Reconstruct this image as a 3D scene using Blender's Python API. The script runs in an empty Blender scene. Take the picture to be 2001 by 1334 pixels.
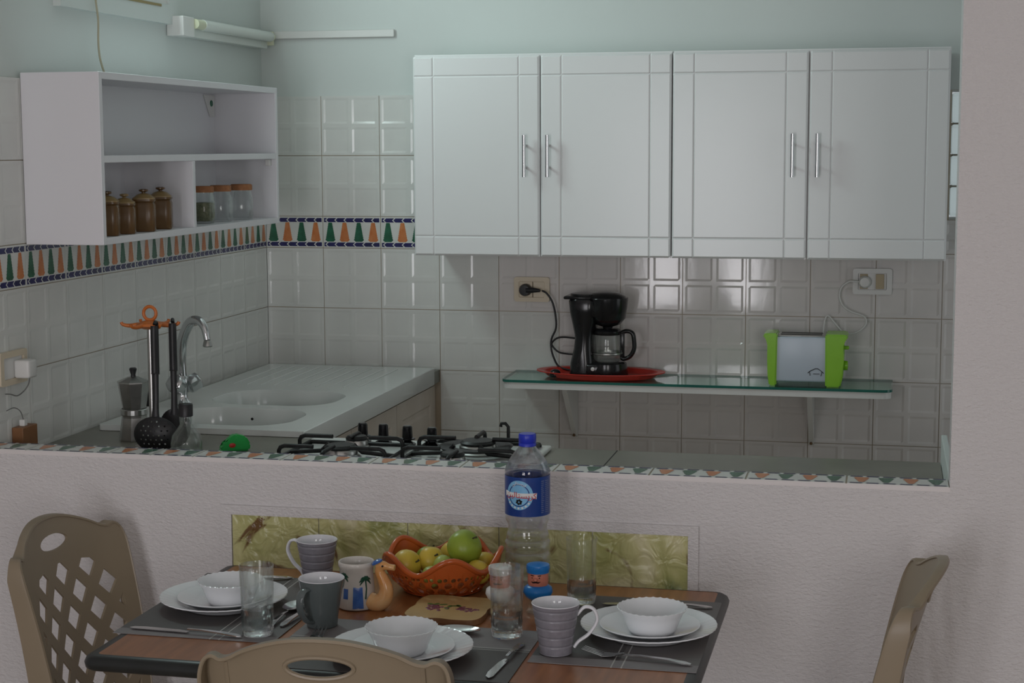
import bpy, bmesh, math, random
from math import pi, sin, cos, radians
from mathutils import Vector, Matrix, Quaternion
from mathutils.geometry import delaunay_2d_cdt
random.seed(7)
S = bpy.context.scene
COL = S.collection

# ------------------------------------------------------------------ camera, light, exposure
cam_d = bpy.data.cameras.new('camera'); cam = bpy.data.objects.new('camera', cam_d); COL.objects.link(cam)
F = 3239.58
cam_d.sensor_width = 36.0; cam_d.lens = F/2001*36.0; cam_d.clip_start = .05
YAW, PIT, ROL = -.2230, .1172, -.0037
fw = Vector((sin(YAW)*cos(PIT), cos(YAW)*cos(PIT), -sin(PIT)))
r0 = Vector((cos(YAW), -sin(YAW), 0)); u0 = r0.cross(fw)
rt = cos(ROL)*r0+sin(ROL)*u0; up = -sin(ROL)*r0+cos(ROL)*u0
M = Matrix((rt, up, -fw)).transposed().to_4x4(); M.translation = Vector((2.0325, -5.2448, 1.6338))
cam.matrix_world = M
S.camera = cam

S.view_settings.view_transform = 'Standard'; S.view_settings.look = 'None'
S.view_settings.gamma = 1; S.view_settings.use_curve_mapping = False
S.view_settings.exposure = 0.0
S.cycles.transparent_max_bounces = 40; S.cycles.max_bounces = 16; S.cycles.transmission_bounces = 14

W = bpy.data.worlds.new('daylight'); S.world = W; W.use_nodes = True
W.node_tree.nodes['Background'].inputs[0].default_value = (.86, .93, .97, 1)
W.node_tree.nodes['Background'].inputs[1].default_value = .45

def area(name, loc, rot, sx, sy, power, col):
    l = bpy.data.lights.new(name, 'AREA'); l.shape = 'RECTANGLE'; l.size = sx; l.size_y = sy
    l.energy = power; l.color = col
    o = bpy.data.objects.new(name, l); COL.objects.link(o); o.location = loc; o.rotation_euler = rot
    return o
# daylight entering the kitchen's high window (left wall), the glazed door and the window behind the camera,
# and the kitchen's own doorway on the right
area('daylight_kitchen_window', (.03, -1.015, 2.31), (0, -pi/2, 0), .50, .52, 9.6, (.80, 1.0, .98))
for x_ in (.48, 1.02): area('daylight_glass_door', (x_, -6.56, 1.12), (radians(90), 0, 0), .27, 1.75, 17.5, (.985, .96, 1.0))
area('daylight_rear_window', (3.0, -6.56, 1.45), (radians(90), 0, 0), .85, 1.2, 22.0, (1.0, .96, .95))
area('daylight_kitchen_doorway', (3.44, -.85, 1.35), (0, pi/2, 0), 1.6, .8, 1.7, (.96, .97, 1.0))

# ------------------------------------------------------------------ materials
def nt(m): m.use_nodes = True; return m.node_tree
def pmat(name, col, rough=.5, metal=0, spec=.5, noise=None, bump=None, coat=0, trans=0, ior=1.45, alpha=1, sss=0):
    """noise=(scale, amount, colour2)  bump=(scale, strength, distance)"""
    m = bpy.data.materials.new(name); t = nt(m); b = t.nodes['Principled BSDF']
    def si(k, v):
        if k in b.inputs: b.inputs[k].default_value = v
    si('Base Color', (*col, 1)); si('Roughness', rough); si('Metallic', metal); si('Specular IOR Level', spec)
    si('Coat Weight', coat); si('Transmission Weight', trans); si('IOR', ior); si('Alpha', alpha)
    tc = t.nodes.new('ShaderNodeTexCoord')
    if noise:
        n = t.nodes.new('ShaderNodeTexNoise'); n.inputs['Scale'].default_value = noise[0]; n.inputs['Detail'].default_value = 6
        t.links.new(tc.outputs['Object'], n.inputs['Vector'])
        r = t.nodes.new('ShaderNodeValToRGB'); r.color_ramp.elements[0].position = .35; r.color_ramp.elements[1].position = .35+noise[1]
        r.color_ramp.elements[0].color = (*col, 1); r.color_ramp.elements[1].color = (*noise[2], 1)
        t.links.new(n.outputs['Fac'], r.inputs['Fac']); t.links.new(r.outputs['Color'], b.inputs['Base Color'])
    if bump:
        n = t.nodes.new('ShaderNodeTexNoise'); n.inputs['Scale'].default_value = bump[0]; n.inputs['Detail'].default_value = 4
        t.links.new(tc.outputs['Object'], n.inputs['Vector'])
        bp = t.nodes.new('ShaderNodeBump'); bp.inputs['Strength'].default_value = bump[1]; bp.inputs['Distance'].default_value = bump[2]
        t.links.new(n.outputs['Fac'], bp.inputs['Height']); t.links.new(bp.outputs['Normal'], b.inputs['Normal'])
    return m

WHITE = (.78, .79, .77)
m_paint = pmat('smooth_white_paint', (.62, .665, .645), .55, bump=(9, .12, .01))
m_stucco = pmat('rough_white_render', (.70, .675, .675), .5, bump=(150, .55, .006))
def stucco():
    m = m_stucco; t = m.node_tree; b = t.nodes['Principled BSDF']
    tc = t.nodes.new('ShaderNodeTexCoord'); v = t.nodes.new('ShaderNodeTexNoise'); v.inputs['Scale'].default_value = 100
    v.inputs['Detail'].default_value = 4; v.inputs['Roughness'].default_value = .6
    mp = t.nodes.new('ShaderNodeMapping'); mp.inputs['Scale'].default_value = (1, 1, 1.9); t.links.new(tc.outputs['Object'], mp.inputs[0]); t.links.new(mp.outputs[0], v.inputs['Vector'])
    w = t.nodes.new('ShaderNodeMapRange'); w.inputs[1].default_value = .25; w.inputs[2].default_value = .75
    t.links.new(v.outputs['Fac'], w.inputs[0])
    bp = [n for n in t.nodes if n.type == 'BUMP'][0]
    t.links.new(w.outputs[0], bp.inputs['Height']); bp.inputs['Strength'].default_value = .55; bp.inputs['Distance'].default_value = .005; b.inputs['Roughness'].default_value = .36
stucco()
m_plaster = pmat('smooth_plaster_band', (.74, .70, .69), .5, bump=(40, .15, .004))
m_ceiling = pmat('ceiling_paint', (.78, .78, .77), .7, bump=(12, .1, .01))
m_floor = pmat('beige_floor_tiles', (.42, .35, .28), .35, noise=(3, .3, (.48, .41, .34)))
m_tile = pmat('glazed_white_tile', (.72, .73, .70), .13, noise=(14, .3, (.69, .70, .675)), bump=(18, .10, .004))
m_tileR = pmat('glazed_relief_tile', (.74, .71, .69), .08, noise=(14, .3, (.70, .675, .66)), bump=(30, .05, .003))
m_grout = pmat('stained_cream_grout', (.46, .38, .28), .8, noise=(6, .3, (.55, .50, .42)), bump=(120, .2, .002))
m_navy = pmat('navy_glaze', (.012, .014, .075), .15, noise=(30, .3, (.02, .02, .12)))
m_greeng = pmat('green_glaze', (.012, .10, .05), .15, noise=(40, .3, (.02, .15, .08)))
m_orangeg = pmat('orange_glaze', (.55, .17, .05), .15, noise=(40, .3, (.62, .24, .09)))
m_band = pmat('white_band_glaze', (.66, .68, .65), .15, noise=(20, .3, (.70, .71, .68)))
m_lacq = pmat('white_lacquer', (.79, .80, .80), .22, bump=(60, .02, .001))
m_melam = pmat('white_melamine', (.76, .76, .79), .35, bump=(80, .03, .001))
m_chrome = pmat('chrome', (.62, .63, .64), .12, 1, noise=(30, .3, (.58, .59, .6)))
m_brush = pmat('brushed_aluminium', (.50, .50, .48), .3, 1, noise=(60, .4, (.42, .42, .41)))
m_steel = pmat('cutlery_steel', (.60, .60, .60), .16, 1, noise=(60, .4, (.52, .52, .52)))
m_stone = pmat('grey_green_stone', (.145, .145, .115), .3, noise=(5, .35, (.21, .205, .17)), bump=(50, .05, .002))
m_sink = pmat('white_ceramic_sink', (.70, .73, .71), .12, noise=(4, .3, (.66, .69, .67)))
m_cream = pmat('cream_cabinet_paint', (.62, .55, .48), .4, noise=(7, .4, (.56, .48, .40)))
m_black = pmat('black_plastic', (.008, .008, .009), .18, noise=(20, .3, (.012, .012, .013)))
m_blackm = pmat('black_enamel', (.005, .005, .005), .42, spec=.35, noise=(60, .4, (.02, .02, .02)))
m_blackn = pmat('black_nylon', (.012, .012, .013), .42, noise=(30, .3, (.018, .018, .02)))
m_red = pmat('red_plastic', (.50, .035, .025), .3, noise=(8, .4, (.56, .045, .03)))
m_lime = pmat('lime_green_plastic', (.24, .52, .025), .25, noise=(8, .4, (.27, .57, .035)))
m_toast = pmat('pale_blue_enamel', (.52, .58, .66), .3, noise=(8, .4, (.50, .56, .64)))
m_ivory = pmat('ivory_plastic', (.66, .57, .43), .35, noise=(8, .4, (.69, .60, .46)))
m_whitep = pmat('white_plastic', (.72, .72, .70), .35, noise=(8, .4, (.70, .70, .68)))
m_beigesw = pmat('beige_switch', (.42, .34, .20), .35, noise=(8, .4, (.45, .36, .22)))
m_orangep = pmat('orange_plastic', (.55, .15, .03), .35, noise=(8, .4, (.60, .18, .04)))
m_greenp = pmat('bright_green_plastic', (.02, .36, .07), .35, noise=(8, .4, (.03, .42, .09)))
m_brownglaze = pmat('brown_glazed_stoneware', (.12, .065, .022), .25, noise=(7, .4, (.15, .08, .03)))
m_tanlid = pmat('tan_glazed_lid', (.28, .19, .08), .3, noise=(9, .4, (.33, .23, .10)))
m_cork = pmat('cork_lid', (.42, .19, .08), .7, noise=(90, .3, (.34, .14, .06)), bump=(150, .3, .002))
m_jarfill = pmat('dried_herbs', (.12, .13, .07), .9, noise=(150, .3, (.20, .20, .12)), bump=(200, .6, .003))
m_china = pmat('white_opal_glass', (.78, .80, .82), .06, noise=(6, .3, (.76, .78, .80)))
m_mug_in = pmat('white_mug_glaze', (.74, .74, .77), .05, noise=(6, .3, (.72, .72, .75)))
m_mug_rib = pmat('lilac_grey_glaze', (.20, .19, .215), .25, noise=(60, .4, (.25, .24, .27)))
m_mug_dark = pmat('slate_grey_glaze', (.105, .125, .125), .07, noise=(9, .4, (.13, .15, .15)))
m_terra = pmat('orange_glazed_terracotta', (.50, .105, .022), .18, noise=(12, .4, (.43, .085, .018)))
m_applegreen = pmat('green_guava_skin', (.27, .36, .035), .35, noise=(28, .4, (.22, .31, .03)), bump=(60, .15, .003))
m_appleyel = pmat('yellow_fruit_skin', (.64, .45, .055), .35, noise=(9, .4, (.52, .44, .06)), bump=(60, .12, .003))
m_applelime = pmat('pale_green_fruit_skin', (.36, .44, .09), .35, noise=(12, .4, (.42, .48, .12)), bump=(60, .12, .003))
m_stem = pmat('dark_stem', (.05, .045, .02), .8, noise=(90, .4, (.08, .07, .03)))
m_board = pmat('pale_wood_board', (.50, .33, .14), .45, noise=(25, .4, (.44, .28, .11)))
m_boardedge = pmat('dark_wood_edge', (.22, .10, .04), .5, noise=(25, .4, (.18, .08, .03)))
m_grape = pmat('painted_grapes', (.13, .02, .045), .4, noise=(120, .4, (.22, .05, .08)))
m_leafp = pmat('painted_leaf', (.08, .16, .04), .4, noise=(120, .4, (.12, .20, .06)))
m_camel = pmat('camel_orange_glaze', (.62, .27, .08), .15, noise=(22, .35, (.68, .42, .20)))
m_potwhite = pmat('cream_pottery_glaze', (.62, .58, .53), .15, noise=(12, .35, (.58, .55, .52)))
m_paintblue = pmat('blue_brush_paint', (.035, .10, .34), .2, noise=(50, .4, (.07, .17, .45)))
m_paintgreen = pmat('dark_green_paint', (.01, .06, .035), .2, noise=(50, .4, (.02, .09, .05)))
m_skin = pmat('painted_face', (.62, .21, .14), .35, noise=(20, .4, (.66, .25, .17)))
m_bluep = pmat('bright_blue_plastic', (.01, .17, .52), .3, noise=(8, .4, (.015, .20, .57)))
m_capblue = pmat('royal_blue_cap', (.015, .03, .42), .35, noise=(8, .4, (.02, .04, .47)))
m_labelblue = pmat('dark_blue_label', (.008, .04, .21), .3, noise=(7, .5, (.012, .07, .33)))
m_lightblue = pmat('light_blue_print', (.16, .42, .68), .35, noise=(20, .4, (.25, .52, .75)))
m_printwhite = pmat('white_print', (.72, .72, .72), .4, noise=(20, .4, (.70, .70, .70)))
m_printred = pmat('red_print', (.50, .02, .03), .4, noise=(20, .4, (.55, .03, .04)))
m_printgrey = pmat('grey_print', (.16, .20, .33), .4, noise=(20, .4, (.20, .24, .38)))
m_chairp = pmat('taupe_moulded_plastic', (.25, .20, .135), .38, noise=(5, .4, (.27, .215, .15)), bump=(200, .04, .001))
m_edge = pmat('dark_table_edging', (.014, .016, .015), .34, noise=(20, .4, (.018, .02, .02)))
m_tableleg = pmat('black_table_metal', (.02, .02, .02), .4, .5, noise=(20, .4, (.03, .03, .03)))
m_wire = pmat('cream_cable', (.40, .37, .26), .5, noise=(20, .4, (.44, .41, .30)))
m_brownbox = pmat('brown_wood_box', (.26, .12, .05), .5, noise=(18, .4, (.21, .09, .035)))
m_cablegrey = pmat('grey_cable', (.16, .16, .155), .5, noise=(20, .4, (.20, .20, .19)))
m_tube = pmat('unlit_fluorescent_tube', (.70, .74, .70), .2, noise=(8, .4, (.68, .72, .68)))
m_tubecap = pmat('yellowed_lamp_socket', (.66, .68, .50), .35, noise=(8, .4, (.62, .64, .46)))
m_darkslot = pmat('dark_recess', (.015, .015, .014), .7, noise=(20, .4, (.02, .02, .02)))
m_brass = pmat('brass_strip', (.35, .26, .12), .3, 1, noise=(20, .4, (.30, .22, .10)))

def glass(name, col=(1, 1, 1), rough=0.0, ior=1.45, bump=None):
    m = bpy.data.materials.new(name); t = nt(m); t.nodes.clear()
    o = t.nodes.new('ShaderNodeOutputMaterial'); g = t.nodes.new('ShaderNodeBsdfGlass')
    g.inputs['Color'].default_value = (*col, 1); g.inputs['Roughness'].default_value = rough; g.inputs['IOR'].default_value = ior
    tc = t.nodes.new('ShaderNodeTexCoord'); n = t.nodes.new('ShaderNodeTexNoise')
    n.inputs['Scale'].default_value = bump[0] if bump else 8
    t.links.new(tc.outputs['Object'], n.inputs['Vector'])
    bp = t.nodes.new('ShaderNodeBump'); bp.inputs['Strength'].default_value = bump[1] if bump else .02; bp.inputs['Distance'].default_value = .002
    t.links.new(n.outputs['Fac'], bp.inputs['Height']); t.links.new(bp.outputs['Normal'], g.inputs['Normal'])
    # glass lets daylight through to what stands behind it (thin walls, no focused caustics)
    t.links.new(g.outputs[0], o.inputs['Surface'])
    return m
def thin(name, col, ior=1.45, mixglass=.0, rough=0, bump=(10, .05)):
    """thin-walled clear glass: tinted pass-through with a Fresnel gloss, part real refraction where it is thick"""
    m = glass(name, col, rough, ior, bump); t = m.node_tree
    g = [n for n in t.nodes if n.type == 'BSDF_GLASS'][0]; o = [n for n in t.nodes if n.type == 'OUTPUT_MATERIAL'][0]; bp = [n for n in t.nodes if n.type == 'BUMP'][0]
    tr = t.nodes.new('ShaderNodeBsdfTransparent'); tr.inputs[0].default_value = (*col, 1)
    gl = t.nodes.new('ShaderNodeBsdfGlossy'); gl.inputs['Roughness'].default_value = .02
    fr = t.nodes.new('ShaderNodeFresnel'); fr.inputs[0].default_value = ior
    t.links.new(bp.outputs[0], gl.inputs['Normal']); t.links.new(bp.outputs[0], fr.inputs['Normal'])
    geo = t.nodes.new('ShaderNodeNewGeometry'); iv = t.nodes.new('ShaderNodeMath'); iv.operation = 'SUBTRACT'; iv.inputs[0].default_value = 1
    t.links.new(geo.outputs['Backfacing'], iv.inputs[1]); mu = t.nodes.new('ShaderNodeMath'); mu.operation = 'MULTIPLY'
    t.links.new(fr.outputs[0], mu.inputs[0]); t.links.new(iv.outputs[0], mu.inputs[1])
    mx = t.nodes.new('ShaderNodeMixShader'); t.links.new(mu.outputs[0], mx.inputs[0]); t.links.new(tr.outputs[0], mx.inputs[1]); t.links.new(gl.outputs[0], mx.inputs[2])
    m2 = t.nodes.new('ShaderNodeMixShader'); m2.inputs[0].default_value = mixglass
    t.links.new(mx.outputs[0], m2.inputs[1]); t.links.new(g.outputs[0], m2.inputs[2]); t.links.new(m2.outputs[0], o.inputs['Surface'])
    return m
m_glass = thin('clear_glass', (.97, .985, .98), 1.45, .20)
m_cut = thin('cut_glass_base', (.96, .98, .98), 1.45, .85)
m_glassg = thin('green_tinted_glass', (.86, .96, .93), 1.5)
m_glassedge = pmat('green_glass_edge', (.02, .13, .105), .1, noise=(9, .4, (.03, .16, .13)))
m_pet = thin('clear_bottle_plastic', (.955, .965, .98), 1.5, .42, bump=(14, .25))
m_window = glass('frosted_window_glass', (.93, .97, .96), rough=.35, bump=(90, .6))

def laminate():
    m = bpy.data.materials.new('beech_laminate'); t = nt(m); b = t.nodes['Principled BSDF']
    tc = t.nodes.new('ShaderNodeTexCoord'); mp = t.nodes.new('ShaderNodeMapping'); mp.inputs['Scale'].default_value = (22, 2.2, 5)
    n = t.nodes.new('ShaderNodeTexNoise'); n.inputs['Scale'].default_value = 3; n.inputs['Detail'].default_value = 8
    r = t.nodes.new('ShaderNodeValToRGB'); r.color_ramp.elements[0].position = .3; r.color_ramp.elements[1].position = .7
    r.color_ramp.elements[0].color = (.225, .082, .027, 1); r.color_ramp.elements[1].color = (.34, .130, .045, 1)
    t.links.new(tc.outputs['Object'], mp.inputs[0]); t.links.new(mp.outputs[0], n.inputs['Vector'])
    t.links.new(n.outputs['Fac'], r.inputs[0]); t.links.new(r.outputs[0], b.inputs['Base Color'])
    b.inputs['Roughness'].default_value = .3
    return m
m_lam = laminate()

def greenart():
    m = bpy.data.materials.new('green_relief_glaze'); t = nt(m); b = t.nodes['Principled BSDF']
    tc = t.nodes.new('ShaderNodeTexCoord')
    n = t.nodes.new('ShaderNodeTexNoise'); n.inputs['Scale'].default_value = 5; n.inputs['Detail'].default_value = 7; n.inputs['Distortion'].default_value = .8
    t.links.new(tc.outputs['Object'], n.inputs['Vector'])
    r = t.nodes.new('ShaderNodeValToRGB'); e = r.color_ramp.elements
    e[0].position = .30; e[0].color = (.17, .21, .075, 1); e[1].position = .72; e[1].color = (.74, .69, .46, 1)
    k = e.new(.45); k.color = (.42, .42, .16, 1); k = e.new(.6); k.color = (.58, .55, .27, 1)
    t.links.new(n.outputs['Fac'], r.inputs[0])
    # brown branches
    n2 = t.nodes.new('ShaderNodeTexNoise'); n2.inputs['Scale'].default_value = 4.2; n2.inputs['Detail'].default_value = 5; n2.inputs['Distortion'].default_value = 2.2
    t.links.new(tc.outputs['Object'], n2.inputs['Vector'])
    c = t.nodes.new('ShaderNodeValToRGB'); ce = c.color_ramp.elements
    ce[0].position = .60; ce[0].color = (0, 0, 0, 1); ce[1].position = .65; ce[1].color = (1, 1, 1, 1)
    t.links.new(n2.outputs['Fac'], c.inputs[0])
    mx = t.nodes.new('ShaderNodeMix'); mx.data_type = 'RGBA'; mx.inputs[7].default_value = (.16, .085, .03, 1)
    t.links.new(c.outputs[0], mx.inputs[0]); t.links.new(r.outputs[0], mx.inputs[6]); t.links.new(mx.outputs[2], b.inputs['Base Color'])
    v = t.nodes.new('ShaderNodeTexNoise'); v.inputs['Scale'].default_value = 24; v.inputs['Detail'].default_value = 2.5; v.inputs['Distortion'].default_value = .9
    t.links.new(tc.outputs['Object'], v.inputs['Vector'])
    bp = t.nodes.new('ShaderNodeBump'); bp.inputs['Strength'].default_value = 1; bp.inputs['Distance'].default_value = .012
    t.links.new(v.outputs['Fac'], bp.inputs['Height']); t.links.new(bp.outputs['Normal'], b.inputs['Normal'])
    b.inputs['Roughness'].default_value = .3
    return m
m_art = greenart()

def matmat(name, colA, colB, axis, pos, gap, cross=None):
    """woven place mat: two fields of grey divided by a pair of pale lines (object coordinates)"""
    m = bpy.data.materials.new(name); t = nt(m); b = t.nodes['Principled BSDF']
    tc = t.nodes.new('ShaderNodeTexCoord'); sp = t.nodes.new('ShaderNodeSeparateXYZ'); t.links.new(tc.outputs['Object'], sp.inputs[0])
    def near(ax, p, w):
        a = t.nodes.new('ShaderNodeMath'); a.operation = 'COMPARE'; a.inputs[1].default_value = p; a.inputs[2].default_value = w
        t.links.new(sp.outputs[ax], a.inputs[0]); return a.outputs[0]
    def mix(f, c1, c2):
        x = t.nodes.new('ShaderNodeMix'); x.data_type = 'RGBA'
        t.links.new(f, x.inputs[0])
        for i, c in ((6, c1), (7, c2)):
            if isinstance(c, tuple): x.inputs[i].default_value = (*c, 1)
            else: t.links.new(c, x.inputs[i])
        return x.outputs[2]
    g = t.nodes.new('ShaderNodeMath'); g.operation = 'GREATER_THAN'; g.inputs[1].default_value = pos; t.links.new(sp.outputs[axis], g.inputs[0])
    c = mix(g.outputs[0], colA, colB)
    if cross:
        g2 = t.nodes.new('ShaderNodeMath'); g2.operation = 'LESS_THAN'; g2.inputs[1].default_value = cross[1]; t.links.new(sp.outputs[cross[0]], g2.inputs[0])
        c = mix(g2.outputs[0], c, cross[2])
    c = mix(near(axis, pos-gap, .0012), c, (.45, .44, .42)); c = mix(near(axis, pos+gap, .0012), c, (.45, .44, .42))
    w = t.nodes.new('ShaderNodeTexChecker'); w.inputs['Scale'].default_value = 500; t.links.new(tc.outputs['Object'], w.inputs['Vector'])
    bp = t.nodes.new('ShaderNodeBump'); bp.inputs['Strength'].default_value = .25; bp.inputs['Distance'].default_value = .0008
    t.links.new(w.outputs['Fac'], bp.inputs['Height']); t.links.new(bp.outputs['Normal'], b.inputs['Normal'])
    t.links.new(c, b.inputs['Base Color']); b.inputs['Roughness'].default_value = .55
    return m

# ------------------------------------------------------------------ object helpers
def tag(o, label=None, cat=None, group=None, kind=None):
    if label: o['label'] = label
    if cat: o['category'] = cat
    if group: o['group'] = group
    if kind: o['kind'] = kind
    return o
def thing(name, label, cat, loc=(0, 0, 0), rz=0, group=None):
    o = bpy.data.objects.new(name, None); COL.objects.link(o); o.empty_display_size = .05
    o.location = loc; o.rotation_euler = (0, 0, rz)
    return tag(o, label, cat, group)
def obj(name, bm, mats, parent=None, smooth=None, label=None, loc=None, me=None):
    """link a bmesh as one object; smooth = angle in degrees or None (flat)"""
    if me is None:
        bmesh.ops.recalc_face_normals(bm, faces=bm.faces[:])
        me = bpy.data.meshes.new(name)
        if smooth:
            a = radians(smooth)
            for f in bm.faces: f.smooth = True
            for e in bm.edges:
                if len(e.link_faces) == 2 and e.calc_face_angle(0) > a: e.smooth = False
        bm.to_mesh(me); bm.free()
        for m in (mats if isinstance(mats, (list, tuple)) else [mats]): me.materials.append(m)
    o = bpy.data.objects.new(name, me); COL.objects.link(o)
    if parent: o.parent = parent
    if loc: o.location = loc
    if label: o['label'] = label
    return o
def struct(name, bm, mats, parent=None, smooth=None):
    o = obj(name, bm, mats, parent, smooth)
    if not parent: o['kind'] = 'structure'
    return o
def kids(o): return [c for c in bpy.data.objects if c.parent == o]
def copy_tree(o, parent=None, loc=None, rz=None, label=None, group=None):
    c = o.copy(); COL.objects.link(c); c.parent = parent
    if loc is not None: c.location = loc
    if rz is not None: c.rotation_euler = (0, 0, rz)
    if label: c['label'] = label
    if group: c['group'] = group
    for ch in kids(o): copy_tree(ch, c)
    return c

def B(): return bmesh.new()
def box(bm, x0, x1, y0, y1, z0, z1, bev=0, mi=0, seg=2):
    r = bmesh.ops.create_cube(bm, size=1)
    vs = r['verts']
    for v in vs:
        v.co = Vector((x0+(v.co.x+.5)*(x1-x0), y0+(v.co.y+.5)*(y1-y0), z0+(v.co.z+.5)*(z1-z0)))
    fs = set(f for v in vs for f in v.link_faces)
    for f in fs: f.material_index = mi
    if bev:
        es = list(set(e for v in vs for e in v.link_edges))
        bmesh.ops.bevel(bm, geom=es, offset=bev, segments=seg, affect='EDGES', profile=.5)
        # material index is kept by bevel
    return bm
def lathe(bm, prof, c=(0, 0, 0), n=32, mi=0, rmod=None, closed=False, axis=None):
    """prof = [(r, z)...]; r = 0 makes a pole. rmod(angle, i) -> radius factor"""
    rings = []
    for i, (r, z) in enumerate(prof):
        if r < 1e-6: rings.append([bm.verts.new((c[0], c[1], c[2]+z))])
        else:
            rr = []
            for k in range(n):
                a = 2*pi*k/n; f = rmod(a, i) if rmod else 1
                dz = 0
                if isinstance(f, tuple): f, dz = f
                rr.append(bm.verts.new((c[0]+r*f*cos(a), c[1]+r*f*sin(a), c[2]+z+dz)))
            rings.append(rr)
    pairs = list(zip(rings, rings[1:]))
    if closed: pairs.append((rings[-1], rings[0]))
    allv = [v for r in rings for v in r]
    for A, Bq in pairs:
        if len(A) == 1 and len(Bq) == 1: continue
        for k in range(n):
            k2 = (k+1) % n
            if len(A) == 1: f = bm.faces.new((A[0], Bq[k], Bq[k2]))
            elif len(Bq) == 1: f = bm.faces.new((A[k], A[k2], Bq[0]))
            else: f = bm.faces.new((A[k], A[k2], Bq[k2], Bq[k]))
            f.material_index = mi
    return allv
def smooth_path(pts, sub=6, closed=False):
    P = [Vector(p) for p in pts]; out = []; n = len(P)
    rng = range(n if closed else n-1)
    for i in rng:
        if closed: p0, p1, p2, p3 = P[(i-1) % n], P[i], P[(i+1) % n], P[(i+2) % n]
        else: p0, p1, p2, p3 = P[max(i-1, 0)], P[i], P[i+1], P[min(i+2, n-1)]
        for s in range(sub):
            t = s/sub
            out.append(.5*((2*p1)+(-p0+p2)*t+(2*p0-5*p1+4*p2-p3)*t*t+(-p0+3*p1-3*p2+p3)*t**3))
    if not closed: out.append(P[-1])
    return out
def tube(bm, pts, r, n=8, mi=0, closed=False, sub=0, flat=None, cap=True):
    """round tube along points; r number or list (per original point); flat=(sx, sy) squashes the section"""
    if sub:
        m = len(pts)
        if isinstance(r, (list, tuple)):
            rr = [Vector((v, 0, 0)) for v in r]; r = [v.x for v in smooth_path(rr, sub, closed)]
        pts = smooth_path(pts, sub, closed)
    P = [Vector(p) for p in pts]; m = len(P)
    R = list(r) if isinstance(r, (list, tuple)) else [r]*m
    if m == len(R)-0: pass
    T = []
    for i in range(m):
        if closed: t = P[(i+1) % m]-P[(i-1) % m]
        else: t = P[min(i+1, m-1)]-P[max(i-1, 0)]
        T.append(t.normalized())
    ref = Vector((0, 0, 1)) if abs(T[0].z) < .9 else Vector((0, 1, 0))
    N = (ref-T[0]*ref.dot(T[0])).normalized(); rings = []
    for i in range(m):
        if i:
            q = T[i-1].rotation_difference(T[i]); N = q @ N; N = (N-T[i]*N.dot(T[i])).normalized()
        Bn = T[i].cross(N)
        sx, sy = flat if flat else (1, 1)
        rings.append([bm.verts.new(P[i]+(N*cos(2*pi*k/n)*sx+Bn*sin(2*pi*k/n)*sy)*R[i]) for k in range(n)])
    rg = range(m if closed else m-1)
    for i in rg:
        A, C = rings[i], rings[(i+1) % m]
        for k in range(n):
            f = bm.faces.new((A[k], A[(k+1) % n], C[(k+1) % n], C[k])); f.material_index = mi
    if cap and not closed:
        f = bm.faces.new(rings[0]); f.material_index = mi
        f = bm.faces.new(rings[-1]); f.material_index = mi
    return bm
def prism(bm, poly, axis, a, b, mi=0, bev=0):
    """extrude polygon (list of 2D) along axis 'x','y','z' from a to b"""
    def P(p, t):
        if axis == 'y': return (p[0], t, p[1])
        if axis == 'x': return (t, p[0], p[1])
        return (p[0], p[1], t)
    A = [bm.verts.new(P(p, a)) for p in poly]; C = [bm.verts.new(P(p, b)) for p in poly]
    fs = [bm.faces.new(A), bm.faces.new(C)]
    n = len(poly)
    for i in range(n): fs.append(bm.faces.new((A[i], A[(i+1) % n], C[(i+1) % n], C[i])))
    for f in fs: f.material_index = mi
    if bev:
        es = list(set(e for v in A+C for e in v.link_edges))
        bmesh.ops.bevel(bm, geom=es, offset=bev, segments=2, affect='EDGES')
    return bm
def inside(p, loop):
    x, y = p; c = False; n = len(loop); j = n-1
    for i in range(n):
        xi, yi = loop[i]; xj, yj = loop[j]
        if (yi > y) != (yj > y) and x < (xj-xi)*(y-yi)/(yj-yi)+xi: c = not c
        j = i
    return c
def plate2d(bm, outer, holes, fa, fb, mi=0, grid=None, mis=None):
    """flat shape with holes, mapped by fa (front) and fb (back) into space, closed by side walls"""
    vs = []; es = []
    for L in [outer]+holes:
        s = len(vs); vs += [Vector(p) for p in L]; es += [(s+i, s+(i+1) % len(L)) for i in range(len(L))]
    if grid:
        xs = [p[0] for p in outer]; ys = [p[1] for p in outer]
        gx = int((max(xs)-min(xs))/grid)+1; gy = int((max(ys)-min(ys))/grid)+1
        for i in range(1, gx):
            for j in range(1, gy):
                p = (min(xs)+i*grid, min(ys)+j*grid)
                if inside(p, outer) and not any(inside(p, h) for h in holes): vs.append(Vector(p))
    V, E, Fc, *_ = delaunay_2d_cdt(vs, es, [], 0, 1e-5)
    A = [bm.verts.new(fa(v.x, v.y)) for v in V]; C = [bm.verts.new(fb(v.x, v.y)) for v in V]
    cnt = {}
    for f in Fc:
        cx = sum(V[i].x for i in f)/len(f); cy = sum(V[i].y for i in f)/len(f)
        if not inside((cx, cy), outer) or any(inside((cx, cy), h) for h in holes): continue
        a = bm.faces.new([A[i] for i in f]); b = bm.faces.new([C[i] for i in reversed(f)])
        a.material_index = mi; b.material_index = mi
        for i in range(len(f)):
            k = (f[i], f[(i+1) % len(f)]); cnt[tuple(sorted(k))] = cnt.get(tuple(sorted(k)), [])+[k]
    for k, l in cnt.items():
        if len(l) == 1:
            i, j = l[0]; s = bm.faces.new((A[j], A[i], C[i], C[j])); s.material_index = mi if mis is None else mis
    loose = [v for v in A+C if not v.link_faces]
    for v in loose: bm.verts.remove(v)
    return bm
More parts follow.
